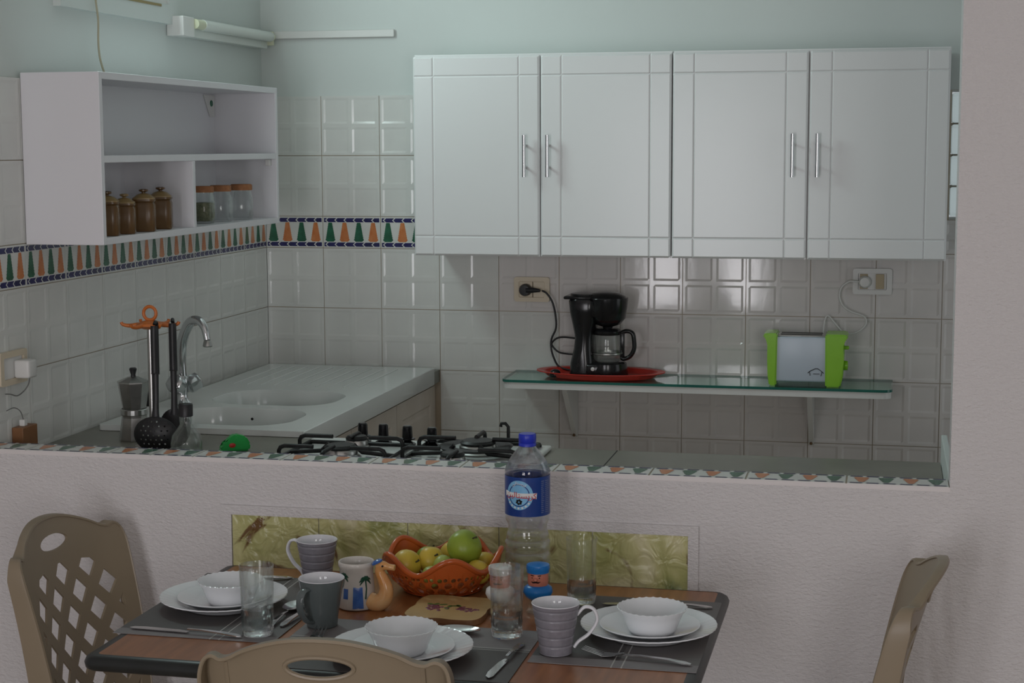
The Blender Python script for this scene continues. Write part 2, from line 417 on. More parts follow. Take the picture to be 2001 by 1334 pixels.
def rrect(x0, x1, y0, y1, r, n=5):
    out = []
    for cx, cy, a0 in ((x1-r, y1-r, 0), (x0+r, y1-r, pi/2), (x0+r, y0+r, pi), (x1-r, y0+r, 1.5*pi)):
        for k in range(n+1):
            a = a0+pi/2*k/n; out.append((cx+r*cos(a), cy+r*sin(a)))
    return out
def ellipse(cx, cy, rx, ry, n=24): return [(cx+rx*cos(2*pi*k/n), cy+ry*sin(2*pi*k/n)) for k in range(n)]
def relief(us, vs, low, depth, thick, keep_frame=True, mi=0):
    """rectangular slab facing -y; cells whose corner is in low(i,j) are set back by depth"""
    bm = B(); G = {}
    for i, u in enumerate(us):
        for j, v in enumerate(vs):
            G[i, j] = bm.verts.new((u, -thick+(depth if low(i, j) else 0), v))
    for i in range(len(us)-1):
        for j in range(len(vs)-1): bm.faces.new((G[i, j], G[i+1, j], G[i+1, j+1], G[i, j+1]))
    nu, nv = len(us)-1, len(vs)-1
    ring = [G[i, 0] for i in range(nu)]+[G[nu, j] for j in range(nv)]+[G[i, nv] for i in range(nu, 0, -1)]+[G[0, j] for j in range(nv, 0, -1)]
    back = [bm.verts.new((v.co.x, 0, v.co.z)) for v in ring]
    n = len(ring)
    for i in range(n): bm.faces.new((ring[i], back[i], back[(i+1) % n], ring[(i+1) % n]))
    return bm
def text_mesh(body, size, font=None, extrude=.0002):
    c = bpy.data.curves.new('text', 'FONT'); c.body = body; c.size = size; c.extrude = extrude; c.resolution_u = 3
    c.align_x = 'CENTER'; c.align_y = 'CENTER'
    if font: c.font = font
    o = bpy.data.objects.new('text', c); COL.objects.link(o)
    dg = bpy.context.evaluated_depsgraph_get(); dg.update()
    me = bpy.data.meshes.new_from_object(o.evaluated_get(dg))
    bpy.data.objects.remove(o); return me

# ------------------------------------------------------------------ room shell
ZC = 2.75
YP = -1.854            # dining face of the partition
bm = B(); box(bm, -1.62, 4.32, -6.75, .2, -.1, 0); struct('floor', bm, m_floor)
bm = B(); box(bm, -1.62, 4.32, -6.75, .2, ZC, ZC+.1); struct('ceiling', bm, m_ceiling)
# back wall of the kitchen, with the narrow glass-block light at its right end
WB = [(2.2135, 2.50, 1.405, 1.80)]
def wall_holes(name, axis, a0, a1, z0, z1, t0, t1, holes, mat):
    bm = B()
    out = [(a0, z0), (a1, z0), (a1, z1), (a0, z1)]
    hs = [[(h[0], h[2]), (h[1], h[2]), (h[1], h[3]), (h[0], h[3])] for h in holes]
    if axis == 'x': plate2d(bm, out, hs, lambda u, v: (u, t0, v), lambda u, v: (u, t1, v))
    else: plate2d(bm, out, hs, lambda u, v: (t0, u, v), lambda u, v: (t1, u, v))
    return struct(name, bm, mat)
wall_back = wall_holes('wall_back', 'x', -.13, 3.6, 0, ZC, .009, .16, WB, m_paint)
KW = (-1.275, -.755, 2.06, 2.56)
wall_left = wall_holes('wall_left', 'y', YP+.08, .16, 0, ZC, -.009, -.13, [KW], m_paint)
wall_right = wall_holes('wall_right', 'y', YP, .16, 0, ZC, 3.5, 3.62, [(-1.30, -.40, .5, 2.1)], m_paint)
# partition: low wall under the opening, full height beside it
bm = B()
prism(bm, [(-1.5, 0), (4.2, 0), (4.2, ZC), (2.168, ZC), (2.1655, .9405), (0.0, .9405), (0.0, ZC), (-1.5, ZC)], 'y', YP, -1.772)
partition = struct('wall_partition', bm, m_stucco)
bm = B(); box(bm, 2.1685, 2.30, -1.772, -1.70, .905, ZC); struct('trim_1', bm, m_paint)
bm = B(); box(bm, -1.62, -1.5, -6.6, YP+.08, 0, ZC); struct('wall_dining_left', bm, m_stucco)
bm = B(); box(bm, 4.2, 4.32, -6.6, YP+.08, 0, ZC); struct('wall_dining_right', bm, m_stucco)
wall_front = wall_holes('wall_front', 'x', -1.5, 4.2, 0, ZC, -6.6, -6.72, [(.22, 1.28, .04, 2.16), (2.55, 3.45, .82, 2.08)], m_stucco)

# rear glazed door and window (seen only in reflections)
def rear(name, x0, x1, z0, z1, n):
    bm = B()
    for a, b, c, d in ((x0, x1, z0, z0+.07), (x0, x1, z1-.07, z1), (x0, x0+.06, z0+.07, z1-.07), (x1-.06, x1, z0+.07, z1-.07)): box(bm, a, b, -6.68, -6.62, c, d)
    if n == 2: box(bm, (x0+x1)/2-.05, (x0+x1)/2+.05, -6.68, -6.62, z0+.07, z1-.07)
    o = struct(name, bm, m_whitep)
    bm = B(); box(bm, x0+.05, x1-.05, -6.655, -6.645, z0+.06, z1-.06); obj('pane', bm, m_glass, o)
rear('door_1', .22, 1.28, .04, 2.16, 2); rear('window_2', 2.55, 3.45, .82, 2.08, 1)
# glass blocks
wb = None
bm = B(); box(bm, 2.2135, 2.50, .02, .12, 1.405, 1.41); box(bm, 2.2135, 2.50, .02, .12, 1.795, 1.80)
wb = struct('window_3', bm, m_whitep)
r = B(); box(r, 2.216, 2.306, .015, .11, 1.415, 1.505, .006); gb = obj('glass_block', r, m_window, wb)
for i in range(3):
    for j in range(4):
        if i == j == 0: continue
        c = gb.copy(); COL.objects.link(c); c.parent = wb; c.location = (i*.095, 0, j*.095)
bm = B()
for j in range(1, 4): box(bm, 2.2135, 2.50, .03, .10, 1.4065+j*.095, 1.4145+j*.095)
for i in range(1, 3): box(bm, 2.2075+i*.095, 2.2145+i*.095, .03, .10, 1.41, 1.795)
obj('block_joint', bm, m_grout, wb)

# high window in the left wall
bm = B()
Y0, Y1, Z0, Z1 = -1.40, -.70, 1.985, 2.62
def frame(bm, x0, x1, y0, y1, z0, z1, w):
    plate2d(bm, [(y0, z0), (y1, z0), (y1, z1), (y0, z1)], [[(y0+w, z0+w), (y1-w, z0+w), (y1-w, z1-w), (y0+w, z1-w)]],
            lambda u, v: (x1, u, v), lambda u, v: (x0, u, v))
frame(bm, -.009, .012, Y0, Y1, Z0, Z1, .055)
w1 = struct('window_1', bm, m_paint)
bm = B(); frame(bm, -.05, .006, Y0+.055, Y1-.055, Z0+.055, Z1-.055, .03); obj('sash', bm, m_whitep, w1)
bm = B(); box(bm, -.035, -.028, Y0+.07, Y1-.07, Z0+.07, Z1-.07); obj('pane', bm, m_window, w1)
bm = B(); box(bm, .006, .014, Y0+.09, Y1-.11, Z0+.045, Z0+.052); obj('stay_bar', bm, m_brass, w1)

# ------------------------------------------------------------------ wall tiles
# grout beds
bm = B(); box(bm, 0, 2.34, .0034, .0095, .3, 1.405)
box(bm, 0, 2.2135, .0034, .0095, 1.405, 1.7985); struct('trim_2', bm, m_grout)
bm = B(); box(bm, -.0095, -.0034, YP+.082, .0034, .3, 1.80); struct('trim_3', bm, m_grout)
T = .2; g = .0012
def axisc(w):
    m = w/2
    return [0, .007, .014, m-.013, m-.006, m+.006, m+.013, w-.014, w-.007, w]
w = T-2*g
us = axisc(w)
lowset = {2, 3, 6, 7}
def tile_me(depth, mat, wu=w, wv=w, fu=None, fv=None):
    uu = axisc(wu) if wu > .08 else [0, wu]; vv = axisc(wv) if wv > .08 else [0, wv]
    bmm = relief(uu, vv, lambda i, j: len(uu) > 2 and len(vv) > 2 and i in lowset and j in lowset, depth, .009)
    bmesh.ops.recalc_face_normals(bmm, faces=bmm.faces[:])
    # make sure normals face out (-y on the relief side)
    for f in bmm.faces: f.smooth = False
    me = bpy.data.meshes.new('tile'); bmm.to_mesh(me); bmm.free(); me.materials.append(mat); return me
me_flat = tile_me(.0010, m_tile); me_deep = tile_me(.0028, m_tileR)
me_flat_top = tile_me(.0012, m_tile, w, .196-2*g)
cut_cache = {}
def put_tile(me, wall, a, z):
    o = bpy.data.objects.new('tile', me); COL.objects.link(o)
    j = random.uniform(-.0003, .0003)
    if wall == 'b': o.location = (a+g, .009+j, z+g); o.parent = wall_back
    else: o.location = (-.009+j, a+g, z+g); o.rotation_euler = (0, 0, pi/2); o.parent = wall_left
for row, z in enumerate((1.1, .9, .7, .5, .3)):
    for i in range(12):
        x = i*T
        if row >= 2 and x < .5: continue
        if i == 11:
            key = 'c'
            if key not in cut_cache: cut_cache[key] = tile_me(.0028, m_tileR, .135)
            me = cut_cache[key]
        else: me = me_deep if (i >= 5 or (i == 4 and row == 0)) else me_flat
        put_tile(me, 'b', x, z)
for z, me in ((1.405, me_flat), (1.605, me_flat_top)):
    for i in range(3): put_tile(me, 'b', i*T, z)
# strip beside the wall cupboard, up to the top
cut_cache['n'] = tile_me(.0, m_tile, .0122)
for row, z in enumerate((1.1, .9)):
    for k in range(9): put_tile(me_flat, 'l', -(k+1)*T, z)
cut_cache['b'] = tile_me(.001, m_tile, w, .105-2*g)
for z, me in ((1.405, me_flat), (1.605, me_flat_top)):
    for k in range(9): put_tile(me, 'l', -(k+1)*T, z)

# border tiles with cypresses and chevrons
def cypress(bm, cx, z0, h, wd, y, mi, n=8):
    """serrated cypress outline, flat inlay standing .4 mm proud, facing -y, built row by row"""
    def row(za, wa, zb, wb):
        f = bm.faces.new([bm.verts.new(p) for p in ((cx-wa/2, y, za), (cx+wa/2, y, za), (cx+wb/2, y, zb), (cx-wb/2, y, zb))]); f.material_index = mi
    row(z0, wd*.62, z0+h*.10, wd*1.0)
    for k in range(n):
        t0 = .10+.90*k/n; t1 = .10+.90*(k+1)/n
        w0 = wd*(1.04-.66*t0); w1 = wd*(1.04-.66*t1)
        row(z0+h*t0, w0, z0+h*t1, w1*.86)
def chevrons(bm, x0, x1, z0, z1, y, n, mi=1):
    """navy strip crossed by pale chevrons pointing left"""
    def quad(pl, yy, m_):
        f = bm.faces.new([bm.verts.new((u, yy, v)) for u, v in pl]); f.material_index = m_
    quad([(x0, z0), (x1, z0), (x1, z1), (x0, z1)], y, mi)
    zm = (z0+z1)/2; p = (x1-x0)/n; k = (z1-z0)*.55; t = .0042
    for i in range(n):
        a = x0+(i+.12)*p
        quad([(a, zm), (a+k, z0), (a+k+t, z0), (a+t, zm)], y-.0003, 0)
        quad([(a, zm), (a+t, zm), (a+k+t, z1), (a+k, z1)], y-.0003, 0)
def border_me(x0=0, x1=w, hh=.105, order='go'):
    bm = B(); H = hh-2*g
    us2 = [x0, x1]; 
    box(bm, x0, x1, -.0092, 0, 0, H)
    y = -.0096
    for z0 in (.004, H-.018):
        n = max(1, round(6*(x1-x0)/w)); chevrons(bm, x0+.003, x1-.003, z0, z0+.0135, y, n)
    for q in range(4):
        cx = .0245+q*.0495
        if cx-.02 < x0 or cx+.02 > x1: continue
        cypress(bm, cx, .0200, H-.0395, .036, y, 2 if q % 2 == 0 else 3)
    me = bpy.data.meshes.new('border_tile'); bmesh.ops.triangulate(bm, faces=[f for f in bm.faces if len(f.verts) > 4]); bm.to_mesh(me); bm.free()
    for m in (m_band, m_navy, m_greeng, m_orangeg): me.materials.append(m)
    return me
me_b = border_me(); me_bc = border_me(.099, w)
def put_border(wall, a, z, me=me_b):
    o = bpy.data.objects.new('border_tile', me); COL.objects.link(o)
    if wall == 'b': o.location = (a+g, .009, z+g); o.parent = wall_back
    else: o.location = (-.009, a+g, z+g); o.rotation_euler = (0, 0, pi/2); o.parent = wall_left
put_border('b', 0, 1.3); put_border('b', .2, 1.3); put_border('b', .4, 1.3)
for k in range(9): put_border('l', -(k+1)*T, 1.3)

# ledge of the partition: border tiles laid flat, tree tops towards the dining side
LX = [2.1655, 1.961, 1.757, 1.556, 1.351, 1.147, .943, .738, .532, .431, .328, .124, 0.0]
def ledge_tile(x0, x1, off):
    bm = B(); D = .079; L = x1-x0-.004
    box(bm, 0, L, .0008, D, -.001, .008)
    z = .0084
    def quad(pl, mi):
        f = bm.faces.new([bm.verts.new((a, b, z)) for a, b in pl]); f.material_index = mi
    n = max(1, round(L/.0333))
    for i in range(n):
        a = i*L/n+.003; b = (i+1)*L/n-.006
        quad([(a, .0015), (b, .0015), (b+.004, .006), (b, .0105), (a, .0105), (a+.004, .006)], 1)
        quad([(a, D-.0105), (b, D-.0105), (b+.004, D-.006), (b, D-.0015), (a, D-.0015), (a+.004, D-.006)], 1)
    for q in range(4):
        cx = .028+q*.0495-off
        if cx < .018 or cx > L-.014: continue
        pts = []; h = D-.030; m = 7
        R = []
        for k in range(m):
            t = k/m; ww = .034*(1-.72*t)*(1 if k else .8)
            R.append((ww/2*1.12, t)); R.append((ww/2*.86, t+.45/m))
        R.append((.0035, 1))
        P = [(cx+a, D-.0145-t*h) for a, t in R]+[(cx-a, D-.0145-t*h) for a, t in reversed(R)]
        quad(P, 3 if q % 2 == 0 else 2)
    bmesh.ops.triangulate(bm, faces=[f for f in bm.faces if len(f.verts) > 4])
    o = obj('border_tile', bm, [m_band, m_navy, m_greeng, m_orangeg], partition)
    o.location = (x0+.002, YP, .942)
for i in range(len(LX)-1):
    x1, x0 = LX[i], LX[i+1]
    ledge_tile(x0, x1, .1 if i == 8 else 0)
bm = B(); box(bm, 0, 2.1655, YP+.002, YP+.078, .939, .9475); obj('ledge_grout', bm, m_grout, partition)
bm = B(); box(bm, 0, 2.1655, YP-.0002, YP+.0010, .9395, .9490); obj('ledge_nosing', bm, m_plaster, partition)

# small white upstand closing the worktop on the right
bm = B(); box(bm, 2.1645, 2.178, -1.771, -1.305, .86, .962, .002); struct('trim_4', bm, m_paint)

# dining-side tiled picture panel
bm = B()
plate2d(bm, [(.600, .66), (1.662, .66), (1.662, .846), (.600, .846)], [[(.624, .665), (1.640, .665), (1.640, .8245), (.624, .8245)]],
        lambda u, v: (u, YP-.007, v), lambda u, v: (u, YP+.002, v))
band = struct('trim_5', bm, m_stucco)
for i in range(5):
    a = .6245+i*.2032; bm = B()
    n = 10
    G = {}
    for p in range(n+1):
        for q in range(9):
            ed = p in (0, n) or q in (0, 8)
            G[p, q] = bm.verts.new((a+.001+(.2012)*p/n, YP-.004-(0 if ed else .001+random.random()*.0022), .666+.158*q/8))
    for p in range(n):
        for q in range(8): bm.faces.new((G[p, q], G[p+1, q], G[p+1, q+1], G[p, q+1]))
    r = bmesh.ops.extrude_face_region(bm, geom=bm.faces[:])
    for v in [e for e in r['geom'] if isinstance(e, bmesh.types.BMVert)]: v.co.y = YP+.001
    obj('picture_tile', bm, m_art, band, 60)
cut_cache['k'] = tile_me(.003, m_tileR, .135, .105-2*g); put_tile(cut_cache['k'], 'b', 2.2, 1.3)

# ------------------------------------------------------------------ worktops and base cabinets
bm = B()
plate2d(bm, [(.001, -.001), (.598, -.001), (.598, -1.335), (2.163, -1.335), (2.163, -1.771), (.001, -1.771)], [rrect(.138, .532, -1.277, -.638, .10, 5)], lambda x, y: (x, y, .902), lambda x, y: (x, y, .862))
wt = tag(obj('worktop', bm, m_stone), 'grey-green stone worktop running under the sink and round to the hob', 'worktop')
bm = B(); box(bm, 1.405, 1.4075, -1.77, -1.335, .9021, .9025)
obj('joint', bm, m_darkslot, wt)
base = thing('base_cabinet', 'cream base cabinet with panelled doors under the sink worktop', 'cabinet', (0, 0, 0))
bm = B(); box(bm, .004, .565, -1.33, -1.314, .10, .8615); box(bm, .004, .565, -.020, -.004, .10, .8615); box(bm, .004, .016, -1.314, -.020, .10, .8615); box(bm, .016, .565, -1.314, -.020, .10, .118); box(bm, .549, .565, -1.314, -.020, .82, .8615); box(bm, 0.02, .52, -1.32, -.02, 0, .10); obj('body', bm, m_cream, base)
dl = .438
for k in range(3):
    y1 = -.01-k*.441; y0 = y1-dl
    bm = B()
    us_ = [0, .055, .062, .075, .082, dl-.082, dl-.075, dl-.062, dl-.055, dl]; hs_ = [0, .055, .062, .075, .082, .74-.082, .74-.075, .74-.062, .74-.055, .74]
    bm.free(); bm = relief(us_, hs_, lambda i, j: (i in (2, 3, 6, 7) and 2 <= j <= 7) or (j in (2, 3, 6, 7) and 2 <= i <= 7), .005, .018)
    d = obj('door', bm, m_cream, base); d.rotation_euler = (0, 0, pi/2); d.location = (.566, y0, .11)
    h = B(); box(h, .05, .062, -.030, -.018, .55, .66, .003); obj('handle', h, m_chrome, d)
base2 = thing('base_cabinet', 'cream base cabinet beneath the hob, hidden behind the low wall', 'cabinet', (0, 0, 0))
bm = B(); box(bm, .60, 2.16, -1.768, -1.36, .0, .860); obj('body', bm, m_cream, base2)
for k in range(3):
    x0 = .606+k*.519
    bm = B(); box(bm, x0, x0+.513, -1.36, -1.342, .09, .85, .002); d = obj('door', bm, m_cream, base2)

# ------------------------------------------------------------------ ceramic sink
sink = thing('sink', 'white ceramic sink with two bowls and a ribbed drainer below the wall shelf', 'sink', (0, 0, .902))
bA = rrect(.15, .52, -.93, -.65, .11, 7); bB = rrect(.15, .52, -1.265, -.985, .11, 7)
bm = B()
sx0, sx1, sy0, sy1 = .035, .6005, -1.322, -.085
zt = .016
plate2d(bm, rrect(sx0, sx1, sy0, sy1, .012, 3), [bA, bB], lambda x, y: (x, y, zt), lambda x, y: (x, y, .001))
box(bm, .5985, .6035, sy0, sy1, -.040, zt, .002)
for k in range(10):
    x = .10+k*.044
    tube(bm, [(x, -.15, zt+.0005), (x, -.35, zt+.0005), (x, -.56, zt)], [.003, .0035, .002], 6)
obj('drainer', bm, m_sink, sink, 50)
def bowl_bm(L, cx, cy):
    bm = B(); rings = []
    for s, z in ((1.0, zt), (.985, zt-.006), (.955, -.04), (.90, -.11), (.80, -.145), (.55, -.158), (.1, -.16)):
        rings.append([bm.verts.new((cx+(x-cx)*s, cy+(y-cy)*s, z)) for x, y in L])
    n = len(L)
    for A, C in zip(rings, rings[1:]):
        for k in range(n): bm.faces.new((A[k], A[(k+1) % n], C[(k+1) % n], C[k]))
    bm.faces.new(rings[-1])
    return bm
obj('bowl', bowl_bm(bA, .335, -.79), m_sink, sink, 50)
obj('bowl', bowl_bm(bB, .335, -1.125), m_sink, sink, 50)
bm = B(); box(bm, .305, .365, -.668, -.662, -.052, -.028, .002)
o = obj('overflow_grille', bm, m_brush, sink)
bm = B()
for k in range(3): box(bm, .311+k*.018, .322+k*.018, -.6695, -.6675, -.046, -.034)
obj('slot', bm, m_darkslot, o)
bm = B(); lathe(bm, [(0, .001), (.004, .001), (.004, 0)], (0, 0, 0), 10)
for v in bm.verts: v.co = Vector((.335+v.co.x, -1.001-v.co.z, -.012+v.co.y))
obj('overflow_hole', bm, m_darkslot, sink)

# tap
tap = thing('tap', 'chrome swan-neck mixer tap with two round knobs behind the sink', 'tap', (.115, -.965, .918))
bm = B(); lathe(bm, [(0, 0), (.027, 0), (.027, .006), (.017, .016), (.015, .03), (.017, .045), (.019, .07), (.013, .082), (0, .085)], n=24); obj('body', bm, m_chrome, tap, 40)
bm = B()
pts = [(0, 0, .075), (-.002, 0, .13), (.006, -.004, .185), (.032, -.012, .232), (.062, -.022, .240), (.083, -.03, .222), (.092, -.034, .188)]
tube(bm, pts, [.0135, .0145, .0145, .014, .0125, .0105, .0095], 14, sub=6); obj('spout', bm, m_chrome, tap, 60)
bm = B(); lathe(bm, [(.0085, .016), (.011, .012), (.014, 0), (.012, -.003), (0, -.001)], (.0935, -.0345, .172), 20); obj('aerator', bm, m_brush, tap, 40)
for s in (-1, 1):
    bm = B()
    lathe(bm, [(0, 0), (.012, 0), (.012, .016), (.024, .020), (.026, .030), (.025, .050), (.018, .056), (0, .057)], n=18, rmod=lambda a, i: 1+(.05*cos(6*a) if i in (3, 4, 5) else 0))
    q = Vector((0, 0, 1)).rotation_difference(Vector((.35*s+.25, -.75 if s < 0 else .65, .38)).normalized())
    for v in bm.verts: v.co = q @ v.co+Vector((0, 0, .045))
    obj('tap_knob', bm, m_chrome, tap, 40)

# ------------------------------------------------------------------ hob
hob = thing('gas_hob', 'pale enamel gas hob with black pan supports set in the worktop', 'hob', (0, 0, .902))
bm = B(); box(bm, .645, 1.250, -1.768, -1.362, .0005, .012, .004); obj('hob_plate', bm, m_sink, hob)
for x, y in ((.785, -1.405), (.840, -1.412), (.905, -1.425), (.970, -1.437)):
    bm = B(); lathe(bm, [(0, 0), (.020, 0), (.021, .003), (.008, .010), (.019, .014), (.019, .0165), (.0125, .018), (.0115, .044), (.009, .047), (0, .047)], (x, y, .012), 20)
    obj('knob', bm, m_black, hob, 35)
for (x, y, r) in ((.80, -1.62, .040), (.80, -1.50, .028), (1.10, -1.50, .045), (1.08, -1.66, .030)):
    bm = B(); lathe(bm, [(0, 0), (r*1.15, 0), (r*1.2, .004), (r, .009), (r*.98, .018), (r*.9, .022), (0, .024)], (x, y, .012), 28); b = obj('burner', bm, m_brush, hob, 35)
    bm = B(); lathe(bm, [(0, 0), (r*.92, 0), (r*.95, .004), (r*.8, .009), (0, .010)], (x, y, .035), 28); obj('burner_cap', bm, m_blackm, b, 35)
bm = B(); lathe(bm, [(.085, .0), (.088, .004), (.080, .006), (.05, .003)], (1.10, -1.52, .030), 36); obj('burner_ring', bm, m_blackm, hob, 35)
def support(x0, x1, y0, y1):
    """bent round bar pan support: rail plus raised fingers"""
    bm = B(); r = .0052; zl, zh = .018, .046
    tube(bm, [(x0, y0, zl), (x1, y0, zl), (x1, y1, zl), (x0, y1, zl)], r, 8, closed=True)
    mx, my = (x0+x1)/2, (y0+y1)/2
    for a, b, c, d in ((x0, my-.07, mx-.045, my-.07), (x0, my+.07, mx-.045, my+.07), (x1, my-.07, mx+.045, my-.07), (x1, my+.07, mx+.045, my+.07)):
        s = 1 if c > a else -1
        tube(bm, [(a, b, zl), (a, b, zh-.012), (a+s*.004, b, zh-.004), (a+s*.014, b, zh), (c, d, zh)], r, 8)
    for (a, y) in ((mx, y0), (mx, y1)):
        s = 1 if y < my else -1
        tube(bm, [(a, y, zl), (a, y, zh-.012), (a, y+s*.004, zh-.004), (a, y+s*.014, zh), (a, y+s*.085, zh)], r, 8)
    for a, b in ((x0, y0), (x1, y0), (x1, y1), (x0, y1)): tube(bm, [(a, b, .012), (a, b, zl)], .006, 8)
    tube(bm, [(x0, my, zl), (mx-.05, my, zl+.006), (mx-.03, my, zh-.004)], r, 8)
    tube(bm, [(x1, my, zl), (mx+.05, my, zl+.006), (mx+.03, my, zh-.004)], r, 8)
    return bm
obj('pan_support', support(.668, .925, -1.745, -1.462), m_blackm, hob, 50)
obj('pan_support', support(.955, 1.225, -1.745, -1.390), m_blackm, hob, 50)
bm = B(); tube(bm, [(1.145, -1.375, .012), (1.145, -1.375, .056), (1.138, -1.375, .064), (1.128, -1.375, .064), (1.126, -1.375, .056)], .0042, 8); obj('trivet_finger', bm, m_blackm, hob, 50)

# ------------------------------------------------------------------ wall cupboards
def cupboard(x0, label):
    t = thing('wall_cupboard', label, 'cupboard', (x0, 0, 1.30), group='white wall cupboards')
    bm = B(); box(bm, .002, .798, -.278, -.001, .004, .612, .001); obj('body', bm, m_lacq, t)
    W_, H_ = .3965, .607
    us_ = [0, .006, .060, .064, .068, W_-.068, W_-.064, W_-.060, W_-.006, W_]
    vs_ = [0, .006, .056, .060, .064, H_-.064, H_-.060, H_-.056, H_-.006, H_]
    for k in range(2):
        bm = B(); G = {}
        for i, u in enumerate(us_):
            for j, v in enumerate(vs_):
                y = -.018
                if i in (0, 9) or j in (0, 9): y = -.011
                elif i in (3, 6) or j in (3, 6): y = -.0145
                G[i, j] = bm.verts.new((u, y, v))
        for i in range(9):
            for j in range(9): bm.faces.new((G[i, j], G[i+1, j], G[i+1, j+1], G[i, j+1]))
        ring = [G[i, 0] for i in range(9)]+[G[9, j] for j in range(9)]+[G[i, 9] for i in range(9, 0, -1)]+[G[0, j] for j in range(9, 0, -1)]
        bk = [bm.verts.new((v.co.x, 0, v.co.z)) for v in ring]
        for i in range(len(ring)): bm.faces.new((ring[i], bk[i], bk[(i+1) % len(ring)], ring[(i+1) % len(ring)]))
        bm.faces.new(bk)
        d = obj('door', bm, m_lacq, t); d.location = (.0015+k*.4, -.281, -.001)
        hx = W_-.042 if k == 0 else .026
        bm = B()
        tube(bm, [(hx, -.046, .242), (hx, -.046, .368)], .0058, 14)
        tube(bm, [(hx, -.046, .272), (hx, -.018, .272)], .004, 10); tube(bm, [(hx, -.046, .338), (hx, -.018, .338)], .004, 10)
        obj('handle', bm, m_chrome, d, 50)
    return t
cupboard(.6, 'white double-door wall cupboard beside the tiled border, left of the pair')
cupboard(1.4, 'white double-door wall cupboard above the toaster, right of the pair')

# ------------------------------------------------------------------ open shelf unit on the left wall
un = thing('wall_shelf_unit', 'white open shelf unit with three compartments on the left wall', 'shelf', (0, 0, 1.402))
UY0, UY1, UX, UH, t_ = -1.594, -.415, .205, .411, .017
bm = B(); box(bm, .001, UX, UY0, UY0+t_, 0, UH, .0015); obj('side_panel', bm, m_melam, un)
bm = B(); box(bm, .001, UX, UY1-t_, UY1, 0, UH, .0015); obj('side_panel', bm, m_melam, un)
for z in (0, .196, UH-t_):
    bm = B(); box(bm, .001, UX-.0005, UY0+t_, UY1-t_, z, z+t_, .001); obj('shelf_board', bm, m_melam, un)
bm = B(); box(bm, .001, UX-.0005, -1.060, -1.043, t_, .196, .001); obj('divider', bm, m_melam, un)
bm = B(); box(bm, .001, .005, UY0+t_, UY1-t_, t_, UH-t_); obj('back_panel', bm, m_melam, un)
bm = B(); prism(bm, [(UY1-.02, .39), (UY1-.10, .39), (UY1-.055, .325), (UY1-.02, .325)], 'x', .006, .0085); br = obj('corner_bracket', bm, m_whitep, un)
bm = B(); lathe(bm, [(0, .003), (.009, .002), (.010, 0)], n=14)
for v in bm.verts: v.co = Vector((.0085+v.co.z, UY1-.045+v.co.x, .365+v.co.y))
obj('bolt', bm, m_greeng, br)
bm = B(); box(bm, .175, .19, UY1-t_-.02, UY1-t_-.001, .175, .195, .002); obj('shelf_clip', bm, m_whitep, un)

def canister(label, y, x, s=1, knob='ring'):
    t = thing('canister', label, 'canister', (x, y, 1.4195), .35, group='brown stoneware canisters')
    bm = B()
    def sq(a, i): return 1/max(abs(cos(a)), abs(sin(a)))*.92 if abs(1/max(abs(cos(a)), abs(sin(a)))*.92) < 1.14 else 1.14
    lathe(bm, [(0, 0), (.024, 0), (.026, .004), (.026, .072), (.0235, .080), (.0265, .084), (.0265, .088), (.022, .089), (0, .089)], n=32, rmod=sq)
    bmesh.ops.scale(bm, vec=(s*1.2, s*1.2, s*.93), verts=bm.verts[:]); obj('pot', bm, m_brownglaze, t, 40)
    bm = B(); lathe(bm, [(.025, .0885), (.025, .092), (.014, .102), (.006, .105), (0, .105)], n=32, rmod=lambda a, i: sq(a, i) if i < 2 else 1)
    bmesh.ops.scale(bm, vec=(s*1.2, s*1.2, s*.93), verts=bm.verts[:]); l = obj('lid', bm, m_tanlid, t, 40)
    bm = B(); lathe(bm, [(0, .104), (.004, .104), (.004, .108), (.010, .111), (.010, .115), (.005, .117), (0, .117)], n=20)
    bmesh.ops.scale(bm, vec=(s*1.2, s*1.2, s*.93), verts=bm.verts[:]); obj('lid_knob', bm, m_brownglaze if knob == 'ring' else m_tanlid, l, 40)
for x, y, s, k, lab in ((.150, -1.462, .90, 'ring', 'brown stoneware canister leftmost on the shelf, behind the next one'), (.165, -1.490, 1.0, 'ring', 'large brown stoneware canister standing in front at the left end'),
                   (.166, -1.398, .92, 'tan', 'brown stoneware canister with a plain tan lid, second from the left front'),
                   (.163, -1.280, 1.0, 'ring', 'brown stoneware canister third from the left front'), (.150, -1.150, 1.02, 'ring', 'brown stoneware canister at the right end of its row')):
    pass
    if 'behind' in lab: continue
    canister(lab, y, x, s, k)
def jar(label, x, y, r, h, fill):
    t = thing('storage_jar', label, 'jar', (x, y, 1.4195), group='clear glass storage jars')
    bm = B(); lathe(bm, [(0, 0), (r*.85, 0), (r*.97, .008), (r, h*.35), (r*.96, h*.62), (r*.80, h*.78), (r*.80, h*.84), (r*.77, h*.84), (r*.77, h*.77), (r*.93, h*.60), (r*.96, h*.35), (r*.92, .012), (r*.8, .005), (0, .005)], n=32)
    obj('glass_body', bm, m_glass, t, 50)
    bm = B(); lathe(bm, [(0, h*.83), (r*.88, h*.83), (r*.90, h*.86), (r*.90, h*.97), (r*.82, h), (0, h)], n=32); obj('lid', bm, m_cork, t, 40)
    if fill:
        bm = B(); lathe(bm, [(0, .006), (r*.78, .006), (r*.91, .013), (r*.94, h*.3), (r*.90, h*.55), (0, h*.57)], n=24, rmod=lambda a, i: 1-.015*random.random()); obj('contents', bm, m_jarfill, t, 40)
jar('glass jar of dried herbs with cork lid, against the shelf divider', .130, -.820, .033, .105, True)
jar('empty glass jar with cork lid, middle one of three', .138, -.715, .035, .105, False)
jar('wider empty glass jar with cork lid, right end of the shelf', .148, -.580, .036, .105, False)

